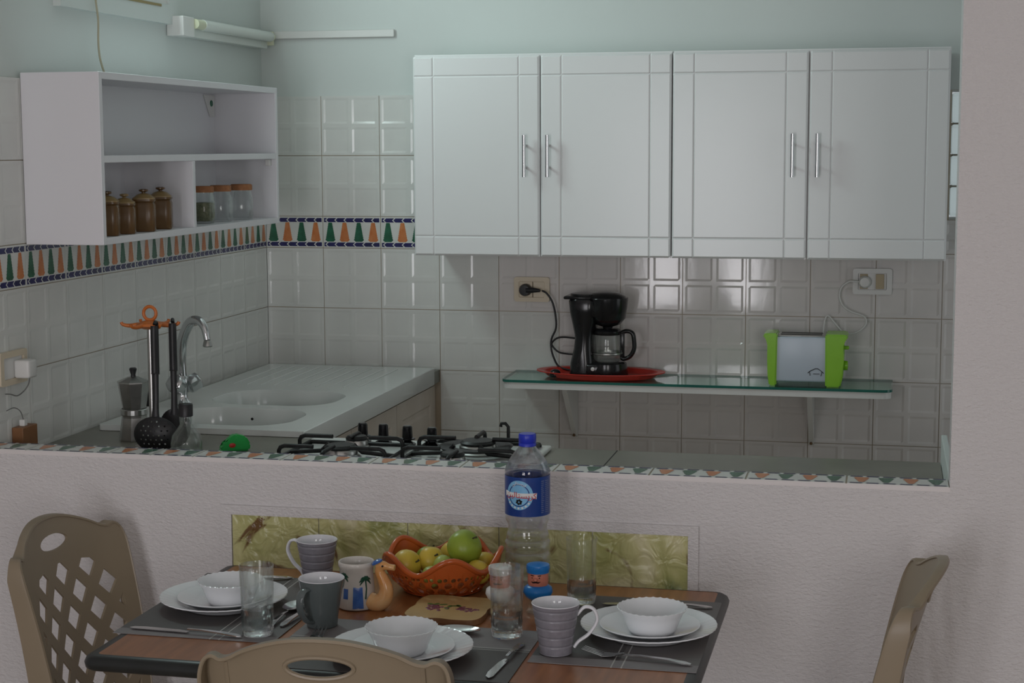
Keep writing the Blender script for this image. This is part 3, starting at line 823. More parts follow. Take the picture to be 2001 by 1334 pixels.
# ------------------------------------------------------------------ strip light, trunking, hanging wire
lamp = thing('strip_light', 'unlit fluorescent strip light high on the left wall in the corner', 'lamp', (0, 0, 0))
bm = B(); box(bm, -.008, .045, -.735, -.655, 1.953, 2.010, .003); obj('end_box', bm, m_whitep, lamp)
bm = B(); box(bm, -.008, .030, -.655, -.03, 1.955, 1.985, .004); obj('batten', bm, m_tube, lamp)
bm = B(); tube(bm, [(.045, -.655, 1.992), (.045, -.600, 1.992)], .0145, 16); obj('lamp_socket', bm, m_tubecap, lamp, 40)
bm = B(); tube(bm, [(.045, -.600, 1.992), (.045, -.050, 1.992)], .0165, 18); obj('tube', bm, m_tube, lamp, 40)
bm = B(); tube(bm, [(.045, -.050, 1.992), (.045, -.030, 1.992)], .013, 16); box(bm, -.008, .05, -.034, -.022, 1.965, 2.01, .002); obj('lamp_socket', bm, m_tubecap, lamp, 40)
bm = B(); box(bm, .03, .455, -.006, .0085, 1.988, 2.012, .002); tag(obj('cable_trunking', bm, m_whitep), 'white plastic cable trunking on the back wall above the tiles', 'trunking')
bm = B(); tube(bm, [(.006, -1.205, 2.12), (.012, -1.215, 2.06), (.018, -1.222, 2.013), (.03, -1.236, 1.96), (.03, -1.239, 1.908), (.03, -1.234, 1.869), (.03, -1.218, 1.838), (.03, -1.20, 1.816)], .0028, 8, sub=4)
tag(obj('hanging_cable', bm, m_wire, None, 50), 'thin cream cable hanging from the high window to the shelf unit', 'cable')

# ------------------------------------------------------------------ sockets and plugs
def faceplate(name, label, loc, wd, ht, rz, mat, axis=0):
    t = thing(name, label, 'socket', loc, rz)
    bm = B(); plate2d(bm, rrect(-wd/2, wd/2, -ht/2, ht/2, .008, 4), [rrect(-wd/2+.016, wd/2-.016, -ht/2+.014, ht/2-.014, .003, 2)],
                      lambda u, v: (u, -.011+(.0 if True else 0), v), lambda u, v: (u, 0, v))
    bmesh.ops.bevel(bm, geom=[e for e in bm.edges if len(e.link_faces) == 2 and e.calc_face_angle(0) > 1 and abs(e.verts[0].co.y+.011) < 1e-4 and abs(e.verts[1].co.y+.011) < 1e-4], offset=.002, segments=2, affect='EDGES')
    obj('faceplate', bm, mat, t)
    return t
s1 = faceplate('wall_socket', 'ivory wall socket with a black plug, left of the coffee maker', (.9115, -.0005, 1.173), .117, .080, 0, m_ivory)
bm = B(); box(bm, -.043, .002, -.008, 0, -.026, .026, .002); obj('socket_insert', bm, m_ivory, s1)
bm = B(); box(bm, .004, .043, -.010, 0, -.026, .026, .002); obj('switch', bm, m_ivory, s1)
s2 = faceplate('wall_socket', 'white wall socket with a white plug, right of the toaster', (1.9895, -.0005, 1.214), .119, .080, 0, m_whitep)
bm = B(); box(bm, -.043, .043, -.006, 0, -.026, .026, .001); obj('socket_insert', bm, m_whitep, s2)
bm = B(); box(bm, -.038, -.014, -.0085, -.006, -.023, .023, .001); obj('socket_module', bm, m_beigesw, s2)
bm = B(); box(bm, .010, .035, -.0105, -.006, -.023, .023, .001); sw = obj('switch', bm, m_beigesw, s2)
s3 = faceplate('wall_socket', 'ivory wall socket with a white charger on the left tiles', (.0005, -1.690, 1.115), .125, .080, pi/2, m_ivory)
bm = B(); box(bm, -.045, .045, -.006, 0, -.026, .026, .001); obj('socket_insert', bm, m_whitep, s3)
ch = thing('charger', 'white cube phone charger plugged into the left wall socket', 'charger', (.0065, -1.665, 1.110))
bm = B(); box(bm, 0, .040, -.021, .021, -.022, .022, .006, seg=3); obj('body', bm, m_whitep, ch, 40)
bm = B(); tube(bm, [(.03, 0, -.022), (.022, .006, -.040), (.012, 0, -.056), (.012, -.030, -.062), (.012, -.060, -.054), (.012, -.085, -.050)], .0015, 6, sub=4); obj('cable', bm, m_cablegrey, ch, 50)
bx = thing('wall_box', 'small brown wooden box on the left tiles holding a white plug', 'box', (0, -1.655, .9025))
bm = B(); box(bm, .0005, .030, -.040, .030, 0, .068, .002); obj('body', bm, m_brownbox, bx)
bm = B(); box(bm, .008, .022, -.018, -.002, .068, .084, .002); pl = obj('plug', bm, m_whitep, bx)
bm = B(); tube(bm, [(.015, -.010, .084), (.015, -.022, .105), (.015, -.05, .118), (.015, -.085, .116)], .0012, 6, sub=4); obj('cable', bm, m_cablegrey, pl, 50)
bm = B(); tube(bm, [(.031, -.004, .004), (.033, -.004, .016), (.032, .001, .020)], .003, 8); obj('hook', bm, m_black, bx)

# ------------------------------------------------------------------ glass shelf on the back wall
sh = thing('glass_shelf', 'glass-topped white shelf holding the coffee maker and toaster', 'shelf', (0, 0, 0))
SY = -.232
bm = B(); plate2d(bm, [(.858, -.001)]+[(.858+.03-.03*cos(a), SY+.03-.03*sin(a)) for a in [k*pi/12 for k in range(7)]]+[(2.057-.03+.03*sin(a), SY+.03-.03*cos(a)) for a in [k*pi/12 for k in range(7)]]+[(2.057, -.001)], [],
                  lambda x, y: (x, y, .908), lambda x, y: (x, y, .900), mis=1)
obj('glass_top', bm, [m_glassg, m_glassedge], sh)
bm = B(); plate2d(bm, [(.862, -.001)]+[(.862+.03-.03*cos(a), SY+.034-.03*sin(a)) for a in [k*pi/12 for k in range(7)]]+[(2.053-.03+.03*sin(a), SY+.034-.03*cos(a)) for a in [k*pi/12 for k in range(7)]]+[(2.053, -.001)], [],
                  lambda x, y: (x, y, .8995), lambda x, y: (x, y, .880))
obj('board', bm, m_whitep, sh)
for x in (1.055, 1.812):
    bm = B(); prism(bm, [(-.001, .700), (-.001, .8795), (-.20, .8795), (-.19, .865), (-.030, .71), (-.015, .695)], 'x', x-.008, x+.008, bev=.001)
    b = obj('bracket', bm, m_whitep, sh)
    bm = B(); lathe(bm, [(0, .003), (.004, .002), (.005, 0)], n=10)
    for v in bm.verts: v.co = Vector((x+v.co.x, -.0325-v.co.z, .704+v.co.y))
    obj('screw', bm, m_brownglaze, b)

# tray
tr = B()
TC = (1.157, -.118)
def trr(a, i): return 1
lathe(tr, [(0, 0), (.80, 0), (.84, .004), (.90, .015), (1.0, .018), (1.0, .021), (.89, .019), (.83, .007), (.79, .003), (0, .003)], n=56)
for v in tr.verts: v.co.x *= .205; v.co.y *= .112
o = tag(obj('tray', tr, m_red, None, 40), 'oval red plastic tray under the coffee maker', 'tray'); o.location = (TC[0], TC[1], .9085)

# ------------------------------------------------------------------ coffee maker
cm = thing('coffee_maker', 'black drip coffee maker with glass jug standing on red tray', 'coffee maker', (1.060, -.125, .9118))
bm = B()
col_p = [(.002, 0), (.088, 0), (.085, .05), (.078, .10), (.086, .16), (.095, .215), (.095, .247), (.0, .247), (.004, .20), (.020, .125), (.016, .09), (.006, .045)]
rings = []
for z, xa, xb, yh in ((0, .002, .088, .055), (.045, .006, .085, .054), (.09, .016, .080, .050), (.125, .020, .079, .048), (.165, .012, .086, .050), (.205, .004, .095, .054), (.240, .001, .097, .056), (.247, .004, .094, .053)):
    rings.append([bm.verts.new((x, y, z)) for x, y in rrect(xa, xb, -yh, yh, min(.032, (xb-xa)/2-.001), 6)])
for A, C in zip(rings, rings[1:]):
    for k in range(len(A)): bm.faces.new((A[k], A[(k+1) % len(A)], C[(k+1) % len(A)], C[k]))
bm.faces.new(rings[0]); bm.faces.new(rings[-1])
obj('water_column', bm, m_black, cm, 60)
bm = B(); lathe(bm, [(0, 0), (.066, 0), (.068, .006), (.062, .044), (.055, .048), (0, .048)], (.118, 0, 0), 36); box(bm, .06, .118, -.060, .060, 0, .045, .008); b = obj('warming_base', bm, m_black, cm, 45)
bm = B(); lathe(bm, [(0, .004), (.006, .002), (.0065, 0)], n=12)
for v in bm.verts: v.co = Vector((.083+v.co.x, -.0595-v.co.z, .030+v.co.y))
obj('switch', bm, m_whitep, b)
bm = B(); lathe(bm, [(0, .150), (.014, .150), (.016, .158), (.040, .166), (.056, .185), (.061, .215), (.064, .243), (.064, .250), (0, .250)], (.120, 0, 0), 36)
box(bm, .06, .12, -.05, .05, .19, .248, .006); obj('filter_holder', bm, m_black, cm, 45)
bm = B(); lathe(bm, [(.066, .248), (.064, .254), (.045, .264), (.02, .268), (0, .269)], (.112, 0, 0), 36)
box(bm, -.012, .075, -.052, .052, .246, .256, .004)
lathe(bm, [(.05, .252), (.047, .262), (.02, .266), (0, .266)], (.05, 0, 0), 28); obj('lid', bm, m_black, cm, 45)
jug = thing('glass_jug', None, None); jug.parent = cm; jug.location = (.119, 0, .049); jug.scale = (1.06, 1.06, 1.02)
def jl(p): return p
bm = B(); lathe(bm, [(0, 0), (.034, 0), (.044, .010), (.047, .026), (.044, .050), (.039, .080), (.041, .090), (.0385, .090), (.0365, .080), (.0415, .050), (.0445, .026), (.042, .012), (.033, .003), (0, .003)], n=36)
obj('jug_glass', bm, m_glass, jug, 50)
bm = B(); lathe(bm, [(.0418, .083), (.0435, .085), (.0435, .094), (.036, .100), (.012, .102), (0, .102)], n=36); obj('jug_lid', bm, m_black, jug, 45)
bm = B(); tube(bm, [(.041, 0, .088), (.058, 0, .094), (.075, 0, .088), (.080, 0, .066), (.080, 0, .038), (.068, 0, .016), (.050, 0, .008), (.043, 0, .012)], .0085, 10, sub=5, flat=(.8, 1.1))
box(bm, .038, .052, -.008, .008, .012, .092, .003); obj('handle', bm, m_black, jug, 50)
bm = B(); lathe(bm, [(.0442, .022), (.0478, .024), (.0478, .028), (.0442, .030)], n=36, closed=True); obj('jug_band', bm, m_brush, jug, 50)
# its power lead
bm = B()
lead = [(.952, -.040, 1.172), (.968, -.040, 1.163), (.987, -.040, 1.133), (.997, -.040, 1.087), (.997, -.040, 1.05), (.983, -.040, 1.017), (.982, -.040, .987), (.990, -.042, .958), (1.008, -.05, .930), (1.04, -.06, .921), (1.075, -.07, .919)]
tube(bm, lead, .0032, 8, sub=5)
tube(bm, [(1.066, -.055, 1.022), (1.024, -.045, 1.024), (1.0, -.045, 1.019), (.985, -.045, 1.003), (.993, -.045, .987), (1.014, -.045, .973), (1.062, -.055, .970)], .003, 8, sub=5)
for v in bm.verts: v.co -= Vector((1.060, -.125, .9118))
obj('power_lead', bm, m_blackn, cm, 50)
bm = B(); lathe(bm, [(0, 0), (.018, 0), (.020, .006), (.020, .020), (.016, .030), (0, .031)], n=20)
for v in bm.verts: v.co = Vector((.893+v.co.x, -.0085-v.co.z, 1.172+v.co.y))
tube(bm, [(.900, -.030, 1.172), (.925, -.036, 1.173), (.945, -.040, 1.172)], [.012, .008, .005], 12, sub=3)
for v in bm.verts: v.co -= Vector((1.060, -.125, .9118))
obj('plug', bm, m_blackn, cm, 45)
# small black knob lying on the tray
bm = B(); lathe(bm, [(0, 0), (.017, 0), (.019, .008), (.014, .020), (.006, .024), (0, .024)], n=20)
o = tag(obj('measuring_cap', bm, m_black, None, 45), 'small round black cap lying on the left of the red tray', 'cap'); o.location = (1.020, -.165, .9118)

# ------------------------------------------------------------------ toaster
to = thing('toaster', 'pale blue toaster with lime green ends on the glass shelf', 'toaster', (1.680, -.150, .9085))
bm = B(); box(bm, .026, .182, -.055, .055, .014, .150, .006, seg=3); obj('body', bm, m_toast, to, 40)
bm = B(); box(bm, .028, .180, -.045, .045, .149, .1545, .003); tp = obj('top_plate', bm, m_brush, to, 40)
for y in (-.022, .022):
    bm = B(); box(bm, .042, .166, y-.009, y+.009, .1535, .1552); obj('bread_slot', bm, m_darkslot, tp)
L_ = [(.032, 0), (.010, 0), (.006, .03), (.004, .08), (.008, .125), (.004, .140), (-.008, .146), (-.010, .156), (.0, .160), (.034, .160)]
bm = B(); prism(bm, L_, 'y', -.060, .060, bev=.004); obj('end_cap', bm, m_lime, to, 50)
R_ = [(.178, 0), (.222, 0), (.230, .03), (.232, .08), (.226, .125), (.230, .138), (.242, .146), (.244, .156), (.236, .160), (.176, .160)]
bm = B(); prism(bm, R_, 'y', -.060, .060, bev=.004); ec = obj('end_cap', bm, m_lime, to, 50)
bm = B(); lathe(bm, [(0, 0), (.013, 0), (.015, .004), (.014, .014), (0, .016)], n=20)
for v in bm.verts: v.co = Vector((.229+v.co.z, v.co.x-.015, .062+v.co.y))
obj('browning_knob', bm, m_lime, ec, 40)
bm = B(); box(bm, .226, .246, -.012, .012, .11, .12, .003); obj('lever', bm, m_lime, ec)
bm = B()
tube(bm, [(.126, -.0558, .040), (.131, -.0558, .044), (.148, -.0558, .051), (.156, -.0558, .051), (.168, -.0558, .044), (.173, -.0558, .040)], .0009, 6)
tube(bm, [(.131, -.0558, .044), (.133, -.0558, .034)], .0009, 6); tube(bm, [(.168, -.0558, .044), (.165, -.0558, .033)], .0009, 6)
for v in bm.verts: v.co.z = .034+(v.co.z-.034)*1.25
for k in range(4): tube(bm, [(.142+k*.0048, -.0558, .0385), (.1445+k*.0048, -.0558, .0405), (.146+k*.0048, -.0558, .0385)], .0007, 5)
obj('house_emblem', bm, m_black, to)
bm = B()
tc_ = [(1.976-.0+0, -.020, 1.213), (1.940, -.030, 1.215), (1.92, -.03, 1.215), (1.897, -.03, 1.198), (1.89, -.03, 1.17), (1.9, -.03, 1.141), (1.925, -.03, 1.122), (1.96, -.03, 1.11), (1.972, -.03, 1.098), (1.97, -.03, 1.079), (1.948, -.03, 1.059), (1.92, -.03, 1.051), (1.902, -.03, 1.058), (1.879, -.03, 1.083), (1.857, -.03, 1.107), (1.846, -.035, 1.09), (1.842, -.06, 1.03), (1.842, -.088, .98)]
tube(bm, tc_, .0028, 8, sub=4)
for v in bm.verts: v.co -= Vector((1.680, -.150, .9085))
obj('power_lead', bm, m_whitep, to, 50)
bm = B(); lathe(bm, [(0, 0), (.017, 0), (.019, .005), (.019, .018), (.014, .026), (0, .027)], n=20)
for v in bm.verts: v.co = Vector((1.966+v.co.x, -.0090-v.co.z, 1.213+v.co.y))
for v in bm.verts: v.co -= Vector((1.680, -.150, .9085))
obj('plug', bm, m_whitep, to, 45)

# ------------------------------------------------------------------ things on the worktop behind the ledge
mk = thing('moka_pot', 'faceted aluminium moka pot with black knob on the worktop', 'coffee pot', (.192, -1.432, .9025), .2)
def oct8(a, i): return 1/max(cos(((a+pi/8) % (pi/4))-pi/8), .9)
bm = B(); lathe(bm, [(0, 0), (.040, 0), (.040, .004), (.032, .058), (.032, .064), (0, .064)], n=8); obj('boiler', bm, m_brush, mk)
bm = B(); lathe(bm, [(.033, .064), (.034, .066), (.034, .078), (.031, .080)], n=24, closed=True); lathe(bm, [(0, .080), (.030, .080), (.041, .146), (0, .146)], n=8); obj('jug', bm, m_brush, mk)
bm = B(); lathe(bm, [(.0415, .146), (.0415, .149), (.014, .160), (0, .161)], n=8); ld = obj('lid', bm, m_brush, mk)
bm = B(); lathe(bm, [(0, .159), (.007, .159), (.006, .166), (.010, .180), (.007, .183), (0, .183)], n=12); obj('lid_knob', bm, m_blackn, ld, 40)
bm = B(); tube(bm, [(.034, .020, .140), (.056, .032, .140), (.064, .037, .110), (.060, .034, .075)], .006, 8, sub=4)
for v in bm.verts: v.co = Vector((-v.co.x*.2+v.co.y, v.co.x, v.co.z))
obj('handle', bm, m_blackn, mk, 50)

st = thing('utensil_stand', 'steel utensil stand with an orange ringed hook head', 'utensil stand', (.281, -1.515, .9025))
bm = B(); lathe(bm, [(0, 0), (.045, 0), (.045, .004), (.012, .010), (0, .010)], n=28); obj('base', bm, m_brush, st, 40)
bm = B(); tube(bm, [(0, 0, .008), (0, 0, .305)], .0085, 12); obj('pole', bm, m_brush, st, 50)
bm = B(); lathe(bm, [(0, .292), (.018, .292), (.034, .300), (.032, .306), (.014, .312), (0, .314)], n=24)
for k in range(6):
    a = k*pi/3+.25
    tube(bm, [(.028*cos(a), .028*sin(a), .302), (.050*cos(a), .050*sin(a), .300), (.066*cos(a), .066*sin(a), .303), (.070*cos(a), .070*sin(a), .309)], [.006, .005, .0042, .004], 8, sub=3)
tube(bm, [(.0165*cos(a), 0, .330+.0165*sin(a)) for a in [2*pi*k/20 for k in range(20)]], .0042, 8, closed=True); obj('hook_head', bm, m_orangep, st, 50)

def utensil(name, label, loc, rz, headfn, L=.30):
    t = thing(name, label, name.replace('_', ' '), loc, rz)
    bm = B()
    tube(bm, [(0, 0, 0.0), (0, -.001, -.02), (0, -.002, -.11), (0, -.003, -.125)], [.0105, .0115, .0115, .012], 12, sub=3, flat=(1, .8))
    tube(bm, [(0, 0, .004), (.0, .008, .010), (.0, .016, .004), (0, .016, -.010)], .0042, 8, sub=3)
    obj('grip', bm, m_blackn, t, 50)
    bm = B(); tube(bm, [(0, -.003, -.122), (0, -.004, -.17), (0, -.008, -.215), (0, -.010, -.24)], [.0065, .006, .0065, .008], 10, sub=3, flat=(.8, 1.2)); obj('shaft', bm, m_blackn, t, 50)
    headfn(t); t.scale = (1.05, 1.05, .93); return t
def skim_head(t):
    holes = []
    for i in range(-3, 4):
        for j in range(-3, 4):
            x = i*.0125+(.006 if j % 2 else 0); z = j*.0115
            if x*x+z*z < .036**2: holes.append([(x+.0024*cos(k*pi/3), z+.0024*sin(k*pi/3)) for k in range(6)])
    bm = B()
    f = lambda x, z: (x, -.012-.018*(1-(x*x+z*z)/.052**2)*1.0, -.281+z)
    b = lambda x, z: (x, -.010-.018*(1-(x*x+z*z)/.052**2)*1.0, -.281+z)
    plate2d(bm, ellipse(0, 0, .052, .047, 40), holes, f, b, grid=.009); obj('perforated_bowl', bm, m_blackn, t, 60)
def ladle_head(t):
    bm = B()
    plate2d(bm, ellipse(0, 0, .036, .052, 32), [], lambda x, z: (x, -.012+.35*(x*x)/.04, -.275+z), lambda x, z: (x, -.009+.35*(x*x)/.04, -.275+z), grid=.01); obj('spoon_bowl', bm, m_blackn, t, 60)
utensil('skimmer', 'black perforated skimmer hanging at the front of the orange stand', (.320, -1.575, 1.2085), .1, skim_head)
utensil('serving_spoon', 'black serving spoon hanging behind the skimmer on the stand', (.338, -1.512, 1.2085), .35, ladle_head)

ob = thing('oil_bottle', 'small clear glass bottle with a black screw cap on the worktop', 'bottle', (.438, -1.672, .9025))
bm = B(); lathe(bm, [(0, 0), (.034, 0), (.036, .004), (.037, .045), (.033, .062), (.018, .082), (.0145, .088), (.0155, .100), (.0145, .115), (.0125, .115), (.013, .100), (.012, .088), (.016, .080), (.031, .060), (.0345, .044), (.0335, .008), (0, .006)], n=32); obj('glass_body', bm, m_glass, ob, 50)
bm = B(); lathe(bm, [(.0150, .106), (.0165, .107), (.0168, .134), (.015, .136), (0, .136)], n=28, rmod=lambda a, i: 1+.015*cos(14*a)); obj('screw_cap', bm, m_blackn, ob, 50)
lg = thing('peg', 'bright green plastic peg with a red spot lying on the worktop', 'clip', (.500, -1.525, .9025), .6)
lg.scale = (1.35, 1.35, 1.35)
bm = B(); prism(bm, [(-.028, 0), (.024, 0), (.026, .012), (.018, .026), (.0, .031), (-.012, .026), (-.020, .014), (-.030, .006)], 'y', -.010, .010, bev=.003); obj('body', bm, m_greenp, lg, 50)
bm = B(); lathe(bm, [(0, .002), (.006, .001), (.006, 0)], n=12)
for v in bm.verts: v.co = Vector((-.008+v.co.x, -.0102-v.co.z, .012+v.co.y*.7))
obj('red_spot', bm, m_red, lg)

# ------------------------------------------------------------------ dining table
tb = thing('dining_table', 'dining table with beech laminate top and dark rounded edging', 'table', (0, 0, 0))
TX0, TX1, TY0, TY1, TZ = .645, 1.738, -2.625, -1.945, .735
bm = B(); plate2d(bm, rrect(TX0+.024, TX1-.024, TY0+.024, TY1-.012, .012, 3), [], lambda x, y: (x, y, TZ), lambda x, y: (x, y, TZ-.026)); obj('top_panel', bm, m_lam, tb)
o_ = rrect(TX0, TX1, TY0, TY1, .03, 6)
bm = B(); rings = []
for off, z in ((.0245, TZ), (.012, TZ+.0006), (.004, TZ-.004), (0, TZ-.012), (.002, TZ-.022), (.010, TZ-.027), (.026, TZ-.027)):
    offy1 = off if off < .0125 else .0125
    rings.append([bm.verts.new((x, y, z)) for x, y in rrect(TX0+off, TX1-off, TY0+off, TY1-offy1, max(.03-off, .010), 6)])
n = len(rings[0])
for A, C in zip(rings, rings[1:]):
    for k in range(n): bm.faces.new((A[k], A[(k+1) % n], C[(k+1) % n], C[k]))
obj('edging', bm, m_edge, tb, 50)
for x in (.98, 1.40):
    bm = B(); box(bm, x-.025, x+.025, -2.31, -2.25, .03, TZ-.027, .003); obj('leg', bm, m_tableleg, tb)
    bm = B(); box(bm, x-.025, x+.025, -2.54, -2.03, 0, .03, .004); obj('foot', bm, m_tableleg, tb)
bm = B(); box(bm, 1.005, 1.375, -2.30, -2.26, .35, .40, .003); obj('crossbar', bm, m_tableleg, tb)

# ------------------------------------------------------------------ place mats
g1, g2_, g3 = (.075, .068, .066), (.125, .115, .113), (.20, .185, .188)
def placemat(label, x0, x1, y0, y1, mat, z=TZ):
    bm = B(); box(bm, x0, x1, y0, y1, z+.0006, z+.0020)
    return tag(obj('place_mat', bm, mat), label, 'place mat', 'grey woven place mats')
placemat('grey woven place mat at the left end of the table', .640, .955, -2.478, -2.035, matmat('mat_left', g1, g2_, 0, .842, .009, (1, -2.445, g3)))
placemat('grey woven place mat at the right end of the table', 1.433, 1.729, -2.488, -2.040, matmat('mat_right', g1, g2_, 0, 1.590, .009, (1, -2.450, g3)))
placemat('grey woven place mat on the near side of the table', .973, 1.425, -2.61, -2.305, matmat('mat_front', g1, g3, 1, -2.43, .006))

# ------------------------------------------------------------------ plates and bowls
ZM = TZ+.0022
def scal(n, amp):
    return lambda a, i: 1+amp*cos(n*a)
def dinner_plate(label, x, y, r=.125):
    bm = B(); k = 44
    prof = [(0, .004), (.45, .004), (.56, .003), (.60, .0005), (.63, .002), (.68, .008), (.97, .0195), (1.0, .0215), (.995, .0235), (.96, .0225), (.68, .0115), (.62, .0075), (.3, .0065), (0, .0065)]
    amp = {6: .010, 7: .012, 8: .012, 9: .010}
    bm2 = lathe(bm, [(a*r, z) for a, z in prof], n=132, rmod=lambda a, i: (1+amp.get(i, 0)*abs(cos(k*a/2)), (-.0016*abs(cos(k*a/2)) if i in (9, ) else 0)))
    o = obj('dinner_plate', bm, m_china, None, 60); tag(o, label, 'plate', 'scalloped white dinner plates'); o.location = (x, y, ZM); return o
def side_plate(label, x, y, r=.093):
    bm = B(); prof = [(0, .003), (.55, .003), (.60, .0002), (.63, .001), (.97, .0125), (1, .0145), (.99, .016), (.96, .0155), (.64, .005), (.55, .005), (0, .005)]
    lathe(bm, [(a*r, z) for a, z in prof], n=72); o = obj('side_plate', bm, m_china, None, 60); tag(o, label, 'plate', 'smooth white side plates'); o.location = (x, y, ZM+.0070); return o
def bowl(label, x, y, r=.0625):
    bm = B(); k = 30
    prof = [(0, .004), (.56, .004), (.60, 0), (.64, .001), (.72, .010), (.82, .032), (.90, .046), (1.0, .057), (1.005, .0595), (.98, .060), (.88, .048), (.79, .032), (.68, .012), (.55, .007), (0, .006)]
    lathe(bm, [(a*r, z) for a, z in prof], n=90, rmod=lambda a, i: ((1+.012*abs(cos(k*a/2)) if i in (7, 8, 9) else 1), (-.0018*abs(sin(k*a/2)) if i in (8, 9) else 0)))
    o = obj('cereal_bowl', bm, m_china, None, 60); tag(o, label, 'bowl', 'white scalloped bowls'); o.location = (x, y, ZM+.0125); o.scale = (1.02, 1.02, .80); return o
for nm, x, y, bx_, by_, R_p in (('left end of the table', .772, -2.262, .796, -2.285, .124), ('near side, in front of the grape board', 1.209, -2.508, 1.213, -2.520, .127), ('right end of the table', 1.618, -2.285, 1.627, -2.305, .125)):
    dinner_plate('scalloped white dinner plate at the '+nm, x, y, R_p); side_plate('smooth white side plate at the '+nm, x+.002, y); bowl('white scalloped bowl at the '+nm, bx_, by_)

# ------------------------------------------------------------------ mugs
def mug(label, x, y, rz, mat, hmat, ribs, H=.093, RT=.0425):
    t = thing('mug', label, 'mug', (x, y, ZM if ribs != 'A' else ZM), rz)
    RB = .029
    P = [(0, .003), (RB-.005, .003), (RB-.003, 0), (RB, .002)]; n = 66
    for k in range(1, n+1):
        s = k/n; r = RB+(RT-RB)*(s**1.25); 
        if ribs: r -= .0016*(max(0, cos(2*pi*s*5.5))**8)
        P.append((r, .002+s*(H-.003)))
    bm = B(); lathe(bm, P, n=48); obj('outer_wall', bm, mat, t, 60)
    P2 = [(RT, H-.001), (RT-.0008, H), (RT-.0025, H-.001)]+[(RB+(RT-RB)*(s**1.25)-.003, .002+s*(H-.003)) for s in (.9, .7, .5, .3, .12)]+[(RB-.006, .008), (0, .007)]
    bm = B(); lathe(bm, P2, n=48); obj('inner_wall', bm, m_mug_in, t, 60)
    bm = B()
    if ribs: pts = [(RT-.0055, 0, H-.022), (RT+.008, 0, H-.008), (RT+.024, 0, H-.012), (RT+.030, 0, H-.032), (RT+.016, 0, H-.056), (RT-.002, 0, H-.070), (RB+.004, 0, .012)]; fl = (.6, 1.1); rr = .0052
    else: pts = [(RT-.004, 0, H-.014), (RT+.012, 0, H-.016), (RT+.020, 0, H-.030), (RT+.018, 0, H-.052), (RT+.004, 0, H-.072), (RB+.003, 0, .014)]; fl = (.6, 1.3); rr = .0065
    tube(bm, pts, rr, 12, sub=6, flat=fl); obj('handle', bm, hmat, t, 60)
    return t
mug('ribbed lilac-grey mug with white handle at the back of the table', .897, -2.066, pi-.25, m_mug_rib, m_mug_in, 'r')
mug('ribbed lilac-grey mug with white handle beside the right place setting', 1.472, -2.430, .15, m_mug_rib, m_mug_in, 'r', RT=.0435)
mug('plain slate-grey mug with its handle facing the camera', 1.008, -2.355, -pi/2-.35, m_mug_dark, m_mug_dark, None, RT=.0435)

# ------------------------------------------------------------------ drinking glasses
def tumbler(label, x, y, z, r=.032, H=.130):
    t = thing('tumbler', label, 'glass', (x, y, z), group='clear cut-base tumblers')
    bm = B(); n = 40; P = [(0, 0), (r*.84, 0), (r*.90, .003)]
    for k in range(1, 11): P.append((r*(.90+.03*k/10), .003+k*.0042))
    for k in range(1, 9): P.append((r*(.93+.07*k/8), .045+k*(H-.045)/8))
    k0 = len(P)
    P += [(r*.975, H+.001), (r*.955, H-.002), (r*.90, .05), (r*.85, .016), (r*.7, .013), (0, .013)]
    def cutf(a, i):
        if 2 <= i <= 12:
            return 1+.035*cos(9*a+i*.785*1)*cos(9*a-i*.785)
        if 13 <= i < k0: return 1+.006*cos(20*a)*(1-(i-12)/10)
        return 1
    lathe(bm, P, n=80, rmod=cutf)
    for f in bm.faces:
        if f.calc_center_median().z < .042: f.material_index = 1
    obj('glass_body', bm, [m_glass, m_cut], t, 70)
    return t
tumbler('clear tumbler standing on the left place mat', .908, -2.430, ZM)
tumbler('clear tumbler in front of the salt and pepper figures', 1.363, -2.345, ZM, .0315)
tumbler('clear tumbler at the back, right of the water bottle', 1.457, -2.092, ZM, .031)

# ------------------------------------------------------------------ water bottle
wbt = thing('water_bottle', 'large clear plastic water bottle with blue label and blue cap', 'bottle', (1.329, -2.005, TZ))
Rb = .0465
P = [(0, .006), (.025, .002), (.036, 0), (.043, .004), (Rb, .016)]
for z, r in ((.030, Rb), (.034, Rb-.005), (.038, Rb), (.052, Rb), (.056, Rb-.005), (.060, Rb), (.074, Rb), (.078, Rb-.005), (.082, Rb), (.100, Rb), (.104, Rb-.004), (.108, Rb-.002), (.116, Rb-.004), (.126, Rb-.007), (.136, Rb-.006), (.146, Rb-.001), (.158, Rb-.001), (.238, Rb-.001), (.244, Rb), (.252, Rb-.002), (.264, .040), (.281, .028), (.294, .0175), (.300, .0150), (.308, .0145), (.314, .0145)): P.append((r, z))
bm = B(); outer = P; inner = [(max(r-.0012, .001) if r > .002 else 0, z+(.0012 if z < .02 else 0)) for r, z in reversed(P)]
lathe(bm, outer+inner[:-1]+[(0, .0075)], n=56); obj('bottle_body', bm, m_pet, wbt, 70)
bm = B(); lathe(bm, [(.0155, .295), (.0176, .296), (.0176, .302), (.0164, .303), (.0176, .304), (.0176, .319), (.0164, .321), (0, .321)], n=48, rmod=lambda a, i: 1+.012*cos(24*a)); obj('cap', bm, m_capblue, wbt, 50)
Rl = Rb-.0002
bm = B(); lathe(bm, [(Rl-.0004, .158), (Rl, .158), (Rl, .238), (Rl-.0004, .238)], n=64, closed=True); lab = obj('label', bm, m_labelblue, wbt, 60)
CA = -pi/2+.213     # direction facing the viewer side
def cyl(u, v, r): a = CA+u/Rl; return Vector((r*cos(a), r*sin(a), v))
def on_label(name, poly, mat, r, holes=[], grid=.004, par=None):
    bm = B(); plate2d(bm, poly, holes, lambda u, v: cyl(u, v, r), lambda u, v: cyl(u, v, r-.0003), grid=grid)
    return obj(name, bm, mat, par or lab, 70)
